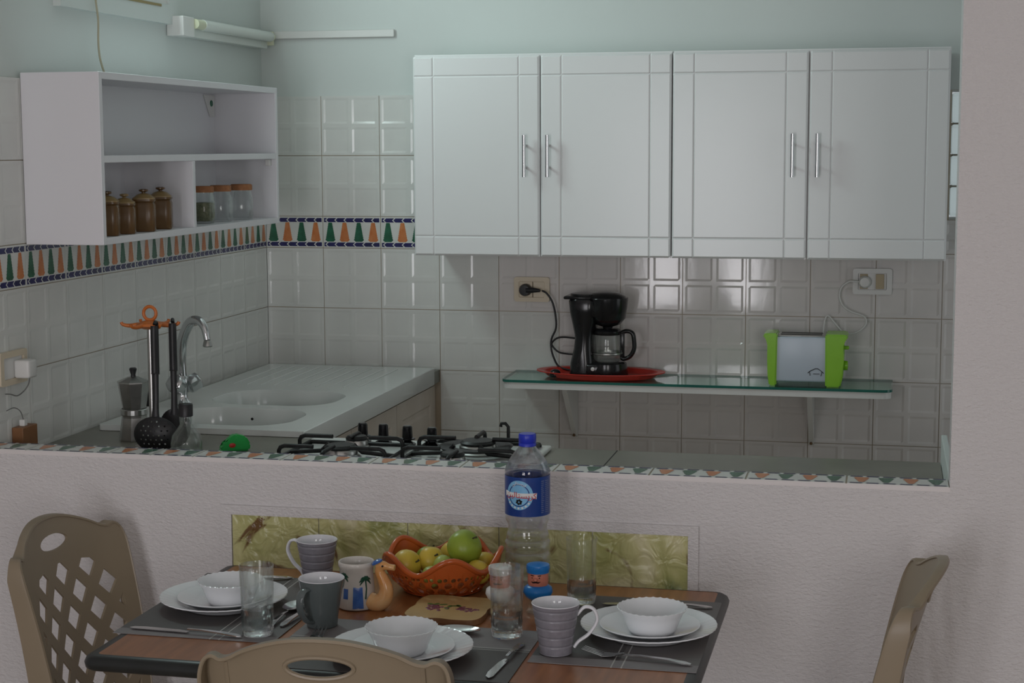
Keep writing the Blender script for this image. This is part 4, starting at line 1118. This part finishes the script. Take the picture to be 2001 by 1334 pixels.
cu = -.0185; cv = .202
on_label('roundel', ellipse(cu, cv, .0300, .0300, 40), m_lightblue, Rl+.0003)
on_label('roundel_ring', ellipse(cu, cv, .0232, .0232, 36), m_labelblue, Rl+.0006, [ellipse(cu, cv, .0212, .0212, 36)])
on_label('name_panel', [(cu-.034, .1985), (cu+.0370, .1945), (cu+.0380, .2065), (cu-.034, .2090)], m_printwhite, Rl+.0009)
on_label('fine_print_panel', [(.029, .163), (.052, .163), (.052, .233), (.029, .233)], m_labelblue, Rl+.0003)
bm = B()
for k in range(17):
    v = .165+k*.0040
    for (a, b) in ((.029, .034+random.random()*.003), (.040, .049+random.random()*.003)):
        vs = [bm.verts.new(cyl(u, vv, Rl+.0007)) for u, vv in ((a, v), ((a+b)/2, v), (b, v), (b, v+.0013), ((a+b)/2, v+.0013), (a, v+.0013))]
        bm.faces.new(vs)
obj('fine_print', bm, m_printgrey, lab)
def wrap_text(body, size, u0, v0, r, mat, name, font=None, sx=1, arc=None, slant=0):
    me = text_mesh(body, size, font)
    bmx = B(); bmx.from_mesh(me); bpy.data.meshes.remove(me)
    bmesh.ops.triangulate(bmx, faces=bmx.faces[:])
    for v in bmx.verts:
        x, y, z = v.co.x*sx, v.co.y, v.co.z
        if arc:
            R, a0, s = arc; th = a0-s*x/R; rr = R+s*y; u, w_ = u0+rr*cos(th), v0+rr*sin(th)
        else: u, w_ = u0+x, v0+y+slant*x
        v.co = cyl(u, w_, r+z)
    return obj(name, bmx, mat, lab)
import os, glob
AR = ''.join(chr(c) for c in (0xFEE6, 0xFEF4, 0xFEDF, 0xFE8E, 0xFE98, 0xFEB4, 0xFEF3, 0xFEAE, 0xFEDB))
wrap_text(AR, .0165, cu+.004, .2015, Rl+.0012, m_printred, 'brand_lettering', slant=-.05)
wrap_text(AR, .0085, cu, cv, Rl+.0007, m_printwhite, 'ring_lettering', arc=(.0248, pi/2, 1))
# ring dashes and emblem under the name
bm = B()
for k in range(9):
    a = radians(200+k*17.5)
    p = [(cu+rr*cos(a+da), cv+rr*sin(a+da)) for rr, da in ((.0245, -.07), (.0282, -.07), (.0282, .07), (.0245, .07))]
    bm.faces.new([bm.verts.new(cyl(u, v, Rl+.0007)) for u, v in p])
obj('ring_print', bm, m_printwhite, lab)
bm = B()
for k in range(6):
    a = k*pi/3+.3
    p = [(cu+.001+.0045*cos(a)+.0032*cos(a+q), cv-.0135+.0038*sin(a)+.0030*sin(a+q)) for q in (0, 1.57, 3.14, 4.71)]
    bm.faces.new([bm.verts.new(cyl(u, v, Rl+.0007)) for u, v in p])
obj('flower_emblem', bm, m_black, lab)

# ------------------------------------------------------------------ camel mug
cg = thing('camel_mug', 'painted pottery mug with an orange camel handle, palms and blue door', 'mug', (1.030, -2.212, ZM), 0)
bm = B(); lathe(bm, [(0, 0), (.036, 0), (.038, .004), (.036, .030), (.033, .065), (.033, .078), (.0355, .082), (.0355, .090), (.034, .0915), (.0315, .090), (.030, .078), (.031, .06), (.033, .02), (.03, .008), (0, .007)], n=48); body = obj('body', bm, m_potwhite, cg, 55)
def rad_at(z): return .0385-.0055*min(max((z-.004)/.06, 0), 1)
CB = -pi/2-.0
def cm_(u, v, e): a = CB+.10+u/.036; r = rad_at(v)+e; return Vector((r*cos(a), r*sin(a), v))
def deco(name, poly, mat):
    bm = B(); plate2d(bm, poly, [], lambda u, v: cm_(u, v, .0008), lambda u, v: cm_(u, v, -.0005), grid=.006); obj(name, bm, mat, body, 70)
deco('blue_door', [(.000, .004), (.020, .004), (.0195, .046), (.001, .046)], m_paintblue)
deco('blue_window', [(-.020, .022), (-.010, .022), (-.010, .042), (-.020, .042)], m_paintblue)
def palm(px, pz, hgt, s):
    bm = B()
    tube(bm, [cm_(px-.002, pz-hgt, .0008), cm_(px+.001, pz-hgt*.5, .0008), cm_(px, pz, .0008)], [.0016, .0013, .0016], 6)
    for a in (20, 60, 100, 140, 175, -25, 205):
        a = radians(a); pts = []
        for k in range(4):
            t = k/3; pts.append(cm_(px+s*t*cos(a), pz+s*t*sin(a)*.8-s*.55*t*t, .0008))
        tube(bm, pts, [.0016, .0026, .0020, .0006], 6)
    obj('palm_tree', bm, m_paintgreen, body, 50)
palm(.027, .062, .040, .014); palm(-.022, .068, .024, .013)
bm = B()
tube(bm, [(.030, -.010, .016), (.046, -.012, .012), (.060, -.012, .022), (.064, -.012, .042), (.057, -.012, .062), (.051, -.012, .076), (.055, -.012, .086)], [.017, .018, .0165, .0135, .011, .0095, .0095], 14, sub=5)
tube(bm, [(.046, -.012, .085), (.058, -.012, .087), (.070, -.012, .085), (.082, -.012, .084)], [.0085, .0095, .0065, .006], 12, sub=4)
obj('camel_handle', bm, m_camel, cg, 60)
ck = [o for o in bpy.data.objects if o.name.startswith('camel_handle')][-1]
bm = B(); lathe(bm, [(0, 0), (.011, 0), (.0115, .003), (.007, .006), (0, .007)], n=20)
for v in bm.verts: v.co = Vector((.0475+v.co.x*.9+v.co.z*-.45, -.013+v.co.y, .0915+v.co.z+v.co.x*.45))
obj('blue_cap', bm, m_paintblue, ck, 60)
bm = B(); bmesh.ops.create_icosphere(bm, subdivisions=2, radius=.0022, matrix=Matrix.Translation((.060, -.0215, .088))); obj('eye', bm, m_black, ck, 60)

# ------------------------------------------------------------------ fruit basket and fruit
fb = thing('fruit_bowl', 'orange glazed pottery bowl with wavy rim and pierced sides', 'bowl', (1.160, -2.046, TZ+.0005))
fb.scale = (.96, .96, .98)
def fr(z):      # outer radius by height
    pts = [(0, .078), (.01, .090), (.03, .112), (.045, .120), (.07, .126), (.11, .132)]
    for (a, b), (c, d) in zip(pts, pts[1:]):
        if z <= c: return b+(d-b)*(z-a)/(c-a)
    return pts[-1][1]
NA = 6
RIMZ = lambda a: .071+.017*cos(5*(a+radians(66)))
out = [(2*pi*k/120, .003) for k in range(121)]
top = [(2*pi*k/120, RIMZ(2*pi*k/120)) for k in range(120, -1, -1)]
holes = []
for k in range(26):
    a = 2*pi*(k+.5)/26
    for (da, z, r) in ((0, .018, .0088), (pi/26, .033, .0078), (-.03, .046, .0050), (.07, .047, .0042)):
        aa = a+da
        if aa > 2*pi-.12 or aa < .12: continue
        holes.append([(aa+r/.112*cos(q*pi/4)*(1 if z > .02 else 1.2), z+r*sin(q*pi/4)) for q in range(8)])
bm = B()
plate2d(bm, out+top, holes, lambda a, z: (fr(z)*cos(a), fr(z)*sin(a), z), lambda a, z: ((fr(z)-.006)*cos(a), (fr(z)-.006)*sin(a), z), grid=.0105 if False else .03)
bmesh.ops.remove_doubles(bm, verts=bm.verts[:], dist=1e-5)
obj('pierced_wall', bm, m_terra, fb, 70)
bm = B(); tube(bm, [(fr(RIMZ(a))*cos(a)*.978, fr(RIMZ(a))*sin(a)*.978, RIMZ(a)) for a in [2*pi*k/90 for k in range(90)]], .0062, 10, closed=True); obj('rim', bm, m_terra, fb, 70)
bm = B(); lathe(bm, [(0, 0), (.076, 0), (.086, .004), (.076, .008), (0, .008)], n=48); obj('base', bm, m_terra, fb, 60)
def fruit(name, label, x, y, z, r, mat, sx=1, sz=.9, tilt=(0, 0), cat='fruit', stem=True):
    t = thing(name, label, cat, (x, y, z), random.random()*6)
    t.rotation_euler = (tilt[0], tilt[1], random.random()*3)
    bm = B(); n = 14; P = []
    for k in range(n+1):
        a = pi*k/n; rr = sin(a); zz = -cos(a)
        zz -= .16*math.exp(-((a-pi)/.35)**2)*1; zz += .10*math.exp(-(a/.3)**2)
        P.append((rr*r*sx if 0 < k < n else 0, zz*r*sz))
    lathe(bm, P, n=26, rmod=lambda a, i: 1+.02*cos(5*a)+.012*sin(3*a+1)); obj('flesh', bm, mat, t, 80)
    if stem:
        bm = B(); tube(bm, [(0, 0, r*sz*.80), (.001, .0, r*sz*.95), (.004, .001, r*sz*1.10)], [.0016, .0016, .0024], 7); obj('stem', bm, m_stem, t, 60)
bx0, by0 = 1.160, -2.046
fruit('guava', 'large green guava on top of the fruit bowl', bx0+.050, by0-.014, TZ+.093, .0365, m_applegreen, 1.0, .92, (.25, .75))
fruit('apple', 'yellow apple at the front left of the fruit bowl', bx0-.066, by0-.036, TZ+.056, .031, m_appleyel, 1, .95, (1.2, -.4))
fruit('apple', 'yellow-green apple next to the front left yellow one', bx0-.022, by0-.006, TZ+.060, .028, m_appleyel, 1, .95, (.9, .3))
fruit('apple', 'yellow apple at the back, half hidden by the guava', bx0+.012, by0+.048, TZ+.060, .030, m_appleyel, 1, .95, (.4, .2))
fruit('plum', 'pale green plum at the front of the fruit bowl', bx0-.004, by0-.066, TZ+.042, .022, m_applelime, 1, 1.1, (1.3, .2), stem=False)
fruit('plum', 'pale green plum just behind the front one', bx0+.012, by0-.040, TZ+.060, .0200, m_applelime, 1, 1.15, (1.0, 1.2), stem=False)
fruit('apple', 'orange-yellow apple at the right of the fruit bowl', bx0+.082, by0-.036, TZ+.048, .026, m_appleyel, 1, .95, (.8, 0), stem=False)
fruit('apple', 'yellow apple at the right behind the guava', bx0+.080, by0+.030, TZ+.048, .027, m_appleyel, 1, .95, (.4, .4), stem=False)
fruit('apple', 'dark-stemmed apple low at the back left of the bowl', bx0-.045, by0+.058, TZ+.045, .029, m_applegreen, 1, .95, (.2, .2))

# ------------------------------------------------------------------ cutting board with grapes
cb = thing('serving_board', 'small wavy-edged wooden board painted with grapes', 'board', (1.222, -2.214, ZM-.0015), -.04)
L = []
for k in range(80):
    a = 2*pi*k/80; c, s = cos(a), sin(a); q = max(abs(c)/.078, abs(s)/.082)
    r = 1/((abs(c)/.078)**6+(abs(s)/.082)**6)**(1/6); r *= 1-.045*max(0, cos(4*a-0))**3*1
    L.append((r*c, r*s))
L2 = [(x*.985, y*.985) for x, y in L]
bm = B(); plate2d(bm, L, [], lambda x, y: (x*.985, y*.985, .0105), lambda x, y: (x, y, 0), mis=1); obj('board', bm, [m_board, m_boardedge], cb, 50)
def dots(name, pts, r, mat, z=.0106):
    bm = B()
    for x, y in pts: bmesh.ops.create_icosphere(bm, subdivisions=1, radius=r, matrix=Matrix.Translation((x, y, z)) @ Matrix.Diagonal((1, 1, .25, 1)))
    obj(name, bm, mat, cb, 70)
random.seed(3)
dots('painted_grape_bunch', [(-.030+random.gauss(0, .007), -.006+random.gauss(0, .009)) for _ in range(30)], .0046, m_grape)
dots('painted_grape_bunch', [(.018+random.gauss(0, .009)+k*.0009, -.008+random.gauss(0, .006)) for k in range(30)], .0044, m_grape)
bm = B()
for x, y, a in ((-.045, .012, 2.6), (-.020, .014, .5), (-.004, .004, 1.5), (.006, .010, .2), (-.034, .014, 1.2), (-.006, -.010, -1), (.012, .012, 2.2)):
    pts = [(x+.009*cos(q)*cos(a)-.0045*sin(q)*sin(a), y+.009*cos(q)*sin(a)+.0045*sin(q)*cos(a), .01085) for q in [2*pi*k/10 for k in range(10)]]
    bm.faces.new([bm.verts.new(p) for p in pts])
obj('painted_leaves', bm, m_leafp, cb)
bm = B(); tube(bm, [(.030, -.012, .0108), (.038, -.017, .0108), (.046, -.019, .0108)], .0009, 5); obj('painted_stalk', bm, m_grape, cb)

# ------------------------------------------------------------------ salt and pepper figures
def shaker(label, x, y, pl, z=ZM):
    t = thing('salt_shaker', label, 'shaker', (x, y, z), -.02, group='moustached figure shakers'); t.scale = (1.22, 1.22, 1.0)
    bm = B(); lathe(bm, [(0, 0), (.018, 0), (.020, .002), (.016, .010), (.014, .024), (.016, .030), (.013, .030), (.012, .022), (.013, .010), (.012, .006), (0, .005)], n=28, rmod=lambda a, i: 1+.03*cos(10*a)); obj('glass_base', bm, m_glass, t, 60)
    bm = B(); lathe(bm, [(0, .024), (.012, .024), (.020, .031), (.0235, .040), (.022, .049), (.016, .054), (0, .055)], n=28); obj('torso', bm, pl, t, 60)
    bm = B(); lathe(bm, [(0, .054), (.0155, .054), (.0165, .060), (.0165, .074), (.015, .080), (0, .080)], n=28)
    bmesh.ops.create_icosphere(bm, subdivisions=2, radius=.0036, matrix=Matrix.Translation((.0, -.0175, .068))); h = obj('head', bm, m_skin, t, 60)
    bm = B(); lathe(bm, [(.0158, .078), (.0178, .079), (.0178, .083), (.019, .088), (.018, .094), (.012, .096), (0, .096)], n=28); obj('cap', bm, pl, t, 60)
    bm = B()
    for s in (-1, 1): tube(bm, [(0, -.0172, .0635), (.0040*s, -.0170, .0625), (.0072*s, -.0155, .0640)], [.0016, .0014, .0006], 6)
    obj('moustache', bm, m_black, h, 60)
    bm = B()
    for s in (-1, 1):
        bmesh.ops.create_icosphere(bm, subdivisions=1, radius=.0013, matrix=Matrix.Translation((.0058*s, -.0155, .0715)))
        tube(bm, [(.0035*s, -.0164, .0755), (.0080*s, -.0147, .0760)], .0008, 5)
    obj('eyes', bm, m_black, h, 60)
shaker('blue-capped moustached figure shaker beside the water bottle', 1.387, -2.178, m_bluep)
shaker('white-capped figure shaker seen through the front tumbler', 1.318, -2.205, m_whitep)

# ------------------------------------------------------------------ cutlery (each piece lies on a mat)
def between(p, q): 
    d = Vector(q)-Vector(p); return math.atan2(d.y, d.x), d.length
def cutlery(kind, label, p, q, z=ZM, roll=0):
    """p = handle end, q = working end"""
    a, L = between((*p, 0), (*q, 0)); t = thing(kind, label, kind, (p[0], p[1], z), a)
    bm = B(); hl = L*(.62 if kind != 'knife' else .48)
    plate = [(0, .0), (.01, .0065), (.04, .0055), (hl*.75, .003), (hl, .0028)]
    poly = [(x, w_) for x, w_ in plate[1:]]+[(x, -w_) for x, w_ in reversed(plate[1:])]+[(0, -.003), (0, .003)]
    arch = lambda x: .0016+.006*max(0, sin(pi*min(x/(L*.8), 1)))
    plate2d(bm, poly, [], lambda x, y: (x, y, arch(x)+.0022), lambda x, y: (x, y, arch(x)), grid=.012); obj('handle', bm, m_steel, t, 60)
    bm = B()
    if kind == 'spoon':
        l = L-hl; cx = hl+l/2; rx, ry = l/2+.002, .0195
        dep = lambda x, y: .0008+.010*((x-cx)**2/rx**2+y*y/ry**2)*.8
        plate2d(bm, ellipse(cx, 0, rx, ry, 32), [], lambda x, y: (x, y, dep(x, y)+.0012), lambda x, y: (x, y, dep(x, y)), grid=.006); obj('bowl', bm, m_steel, t, 70)
    elif kind == 'fork':
        l = L-hl; f = lambda x, y, e: (x, y, .0022+.009*((x-hl-l*.45)/(l*.55))**2+e)
        plate2d(bm, [(hl-.002, .003), (hl+l*.25, .0110), (hl+l*.5, .012), (hl+l*.5, -.012), (hl+l*.25, -.0110), (hl-.002, -.003)], [], lambda x, y: f(x, y, .0015), lambda x, y: f(x, y, 0), grid=.006)
        for k in range(4):
            y = -.0098+k*.0065; plate2d(bm, [(hl+l*.49, y-.0017), (L-.002, y-.0011), (L, y), (L-.002, y+.0011), (hl+l*.49, y+.0017)], [], lambda x, y: f(x, y, .0015), lambda x, y: f(x, y, 0), grid=.006)
        obj('tines', bm, m_steel, t, 70)
    else:
        poly = [(hl-.002, -.004), (hl+.02, -.0085), (L-.03, -.0095), (L-.008, -.006), (L, .002), (L-.01, .0065), (hl, .005)]
        plate2d(bm, poly, [], lambda x, y: (x, y, .0034), lambda x, y: (x, y, .0020)); obj('blade', bm, m_steel, t, 60)
    return t
cutlery('knife', 'table knife along the near edge of the left place mat', (.890, -2.462), (.660, -2.448))
cutlery('spoon', 'spoon behind the left tumbler, bowl towards the slate mug', (.918, -2.402), (.918, -2.232))
cutlery('spoon', 'spoon lying face down beside the slate-grey mug', (.937, -2.385), (.962, -2.190))
cutlery('fork', 'fork lying at the back of the left place mat', (.835, -2.045), (.674, -2.115))
cutlery('fork', 'fork left of the near plate, tines pointing at the slate mug', (1.034, -2.565), (1.022, -2.395))
cutlery('knife', 'table knife on the right edge of the near place mat', (1.405, -2.395), (1.388, -2.600))
cutlery('spoon', 'spoon lying behind the near plate and bowl', (1.130, -2.330), (1.312, -2.352))
cutlery('fork', 'fork on the right place mat in front of the plate', (1.716, -2.455), (1.520, -2.425))
cutlery('knife', 'table knife behind the right plate', (1.715, -2.090), (1.500, -2.105))

# ------------------------------------------------------------------ chairs
def chair_meshes():
    yb = lambda z: -.165-.055*((z-.43)/.43)-.045*max(0, (z-.43)/.43)**2
    cur = lambda x: .048*(abs(x)/.2)**2-.012
    half = [(.180, .44), (.188, .56), (.196, .70), (.2005, .775), (.199, .802), (.192, .820), (.180, .827), (.166, .823), (.148, .828), (.125, .841), (.095, .854), (.06, .865), (.03, .870), (0, .8715)]
    pts3 = smooth_path([Vector((x, z, 0)) for x, z in half], 3)
    H = [(p.x, p.y) for p in pts3]
    outer = H+[(-x, z) for x, z in reversed(H[:-1])]
    holes = [ellipse(0, .822, .052, .0165, 22)]
    topz = lambda x: .750+.028*(1-(x/.16)**2)
    def clip(poly, f):
        out = []
        for i in range(len(poly)):
            a, b = poly[i], poly[(i+1) % len(poly)]; fa, fb_ = f(a), f(b)
            if fa >= 0: out.append(a)
            if fa*fb_ < 0:
                t = fa/(fa-fb_); out.append((a[0]+(b[0]-a[0])*t, a[1]+(b[1]-a[1])*t))
        return out
    for i in range(-4, 5):
        for j in range(0, 8):
            cx = i*.0425; cz = .468+j*.0960/2*1.0*1.0
            if (i+j) % 2: continue
            P = [(cx+.0255, cz), (cx, cz+.029), (cx-.0255, cz), (cx, cz-.029)]
            for f in (lambda p: .160-p[0], lambda p: p[0]+.160, lambda p: topz(p[0])-p[1], lambda p: p[1]-.452):
                if len(P) > 2: P = clip(P, f)
            if len(P) < 3: continue
            ar = abs(sum(P[k][0]*P[(k+1) % len(P)][1]-P[(k+1) % len(P)][0]*P[k][1] for k in range(len(P))))/2
            if ar > 1.2e-4: holes.append(P)
    th = .005
    bm = B()
    plate2d(bm, outer, holes, lambda x, z: (x, yb(z)+cur(x), z), lambda x, z: (x, yb(z)+cur(x)-th, z), grid=.018)
    # flange turned backwards round the outline
    def fl(z): return .036+(.79-z)*.07 if z < .79 else .036-.020*min((z-.79)/.05, 1)
    F1 = [(x, z) for x, z in outer]
    R = []
    for k, (x, z) in enumerate(F1):
        p = Vector(F1[max(k-1, 0)]); q = Vector(F1[min(k+1, len(F1)-1)]); t = (q-p).normalized(); nrm = Vector((t.y, -t.x))
        y = yb(z)+cur(x)
        R.append([bm.verts.new((x+nrm.x*d, y+dy, z+nrm.y*d)) for d, dy in ((.0, .003), (.004, .0015), (.0055, -.004), (.0055, -fl(z)), (.001, -fl(z)-.002), (-.001, -fl(z)), (-.001, .001))])
    for A, C in zip(R, R[1:]):
        for k in range(7): bm.faces.new((A[k], A[(k+1) % 7], C[(k+1) % 7], C[k]))
    for s in (0, -1): bm.faces.new(R[s])
    # rim round the hand hole and the two upright ribs on the back
    tube(bm, [(x, yb(z)+cur(x)-th, z) for x, z in ellipse(0, .822, .0555, .0195, 28)], .0040, 8, closed=True)
    for s in (-1, 1): tube(bm, [(s*.160, yb(z)+cur(.160)-th, z) for z in (.819, .76, .70, .60, .50)], .0040, 6)
    back = bm
    # lattice bars on the front face: shallow crossing ribs give the woven look
    seat = B()
    ol = rrect(-.205, .205, -.20, .215, .06, 5)
    sh_ = lambda x, y: .437-.012*(1-(x/.21)**2)*(1-(y/.22)**2)
    slots = [rrect(-.11+k*.055-.012, -.11+k*.055+.012, -.10, .10, .008, 2) for k in range(5)]
    plate2d(seat, ol, slots, lambda x, y: (x, y, sh_(x, y)), lambda x, y: (x, y, sh_(x, y)-.005), grid=.05)
    n = len(ol); ra = [seat.verts.new((x, y, .439)) for x, y in ol]; rb = [seat.verts.new((x*1.03, y*1.03, .43)) for x, y in ol]; rc = [seat.verts.new((x*1.03, y*1.03, .395)) for x, y in ol]; rd = [seat.verts.new((x, y, .395)) for x, y in ol]
    for A, C in ((ra, rb), (rb, rc), (rc, rd)):
        for k in range(n): seat.faces.new((A[k], A[(k+1) % n], C[(k+1) % n], C[k]))
    legs = []
    for sx_, sy_ in ((-1, 1), (1, 1), (-1, -1), (1, -1)):
        l = B(); x0, y0 = .18*sx_, .17*sy_; x1, y1 = .215*sx_, (.205 if sy_ > 0 else -.245)
        A = []
        for (cx, cy, z, w_) in ((x0, y0, .425, .030), (x1*.96, y1*.97, .2, .024), (x1, y1, 0, .018)):
            A.append([l.verts.new((cx+a*w_, cy+b*w_, z)) for a, b in ((-1, -1), (1, -1), (1, 1), (-1, 1))])
        for P_, Q_ in zip(A, A[1:]):
            for k in range(4): l.faces.new((P_[k], P_[(k+1) % 4], Q_[(k+1) % 4], Q_[k]))
        l.faces.new(A[0]); l.faces.new(A[-1]); legs.append(l)
    # arms joining back posts and seat
    return back, seat, legs
bk_, st_, lg_ = chair_meshes()
ch0 = thing('garden_chair', 'taupe plastic chair with lattice back at the left end of the table', 'chair', (0, 0, 0), 0, 'taupe lattice-back chairs')
obj('backrest', bk_, m_chairp, ch0, 40); obj('seat', st_, m_chairp, ch0, 40)
for l in lg_: obj('leg', l, m_chairp, ch0)
def at_chair(mid, face):
    """mid = point between the shoulders of the back, face = heading of the sitter"""
    off = .222; return (mid[0]+off*cos(face), mid[1]+off*sin(face), 0), face-pi/2
p, r = at_chair((.355, -2.128), radians(-4)); ch0.location = (p[0]+.016, p[1], 0); ch0.scale = (.985, .985, .985); ch0.rotation_euler = (0, 0, r)
p, r = at_chair((2.080, -2.160), radians(176)); rc = copy_tree(ch0, None, p, r, 'taupe plastic chair seen side-on at the right end of the table')
p, r = at_chair((1.172, -2.805), radians(96)); rf = copy_tree(ch0, None, p, r, 'taupe plastic chair with its back to the camera, nearest of the chairs')

rc.scale = rf.scale = (1, 1, 1)
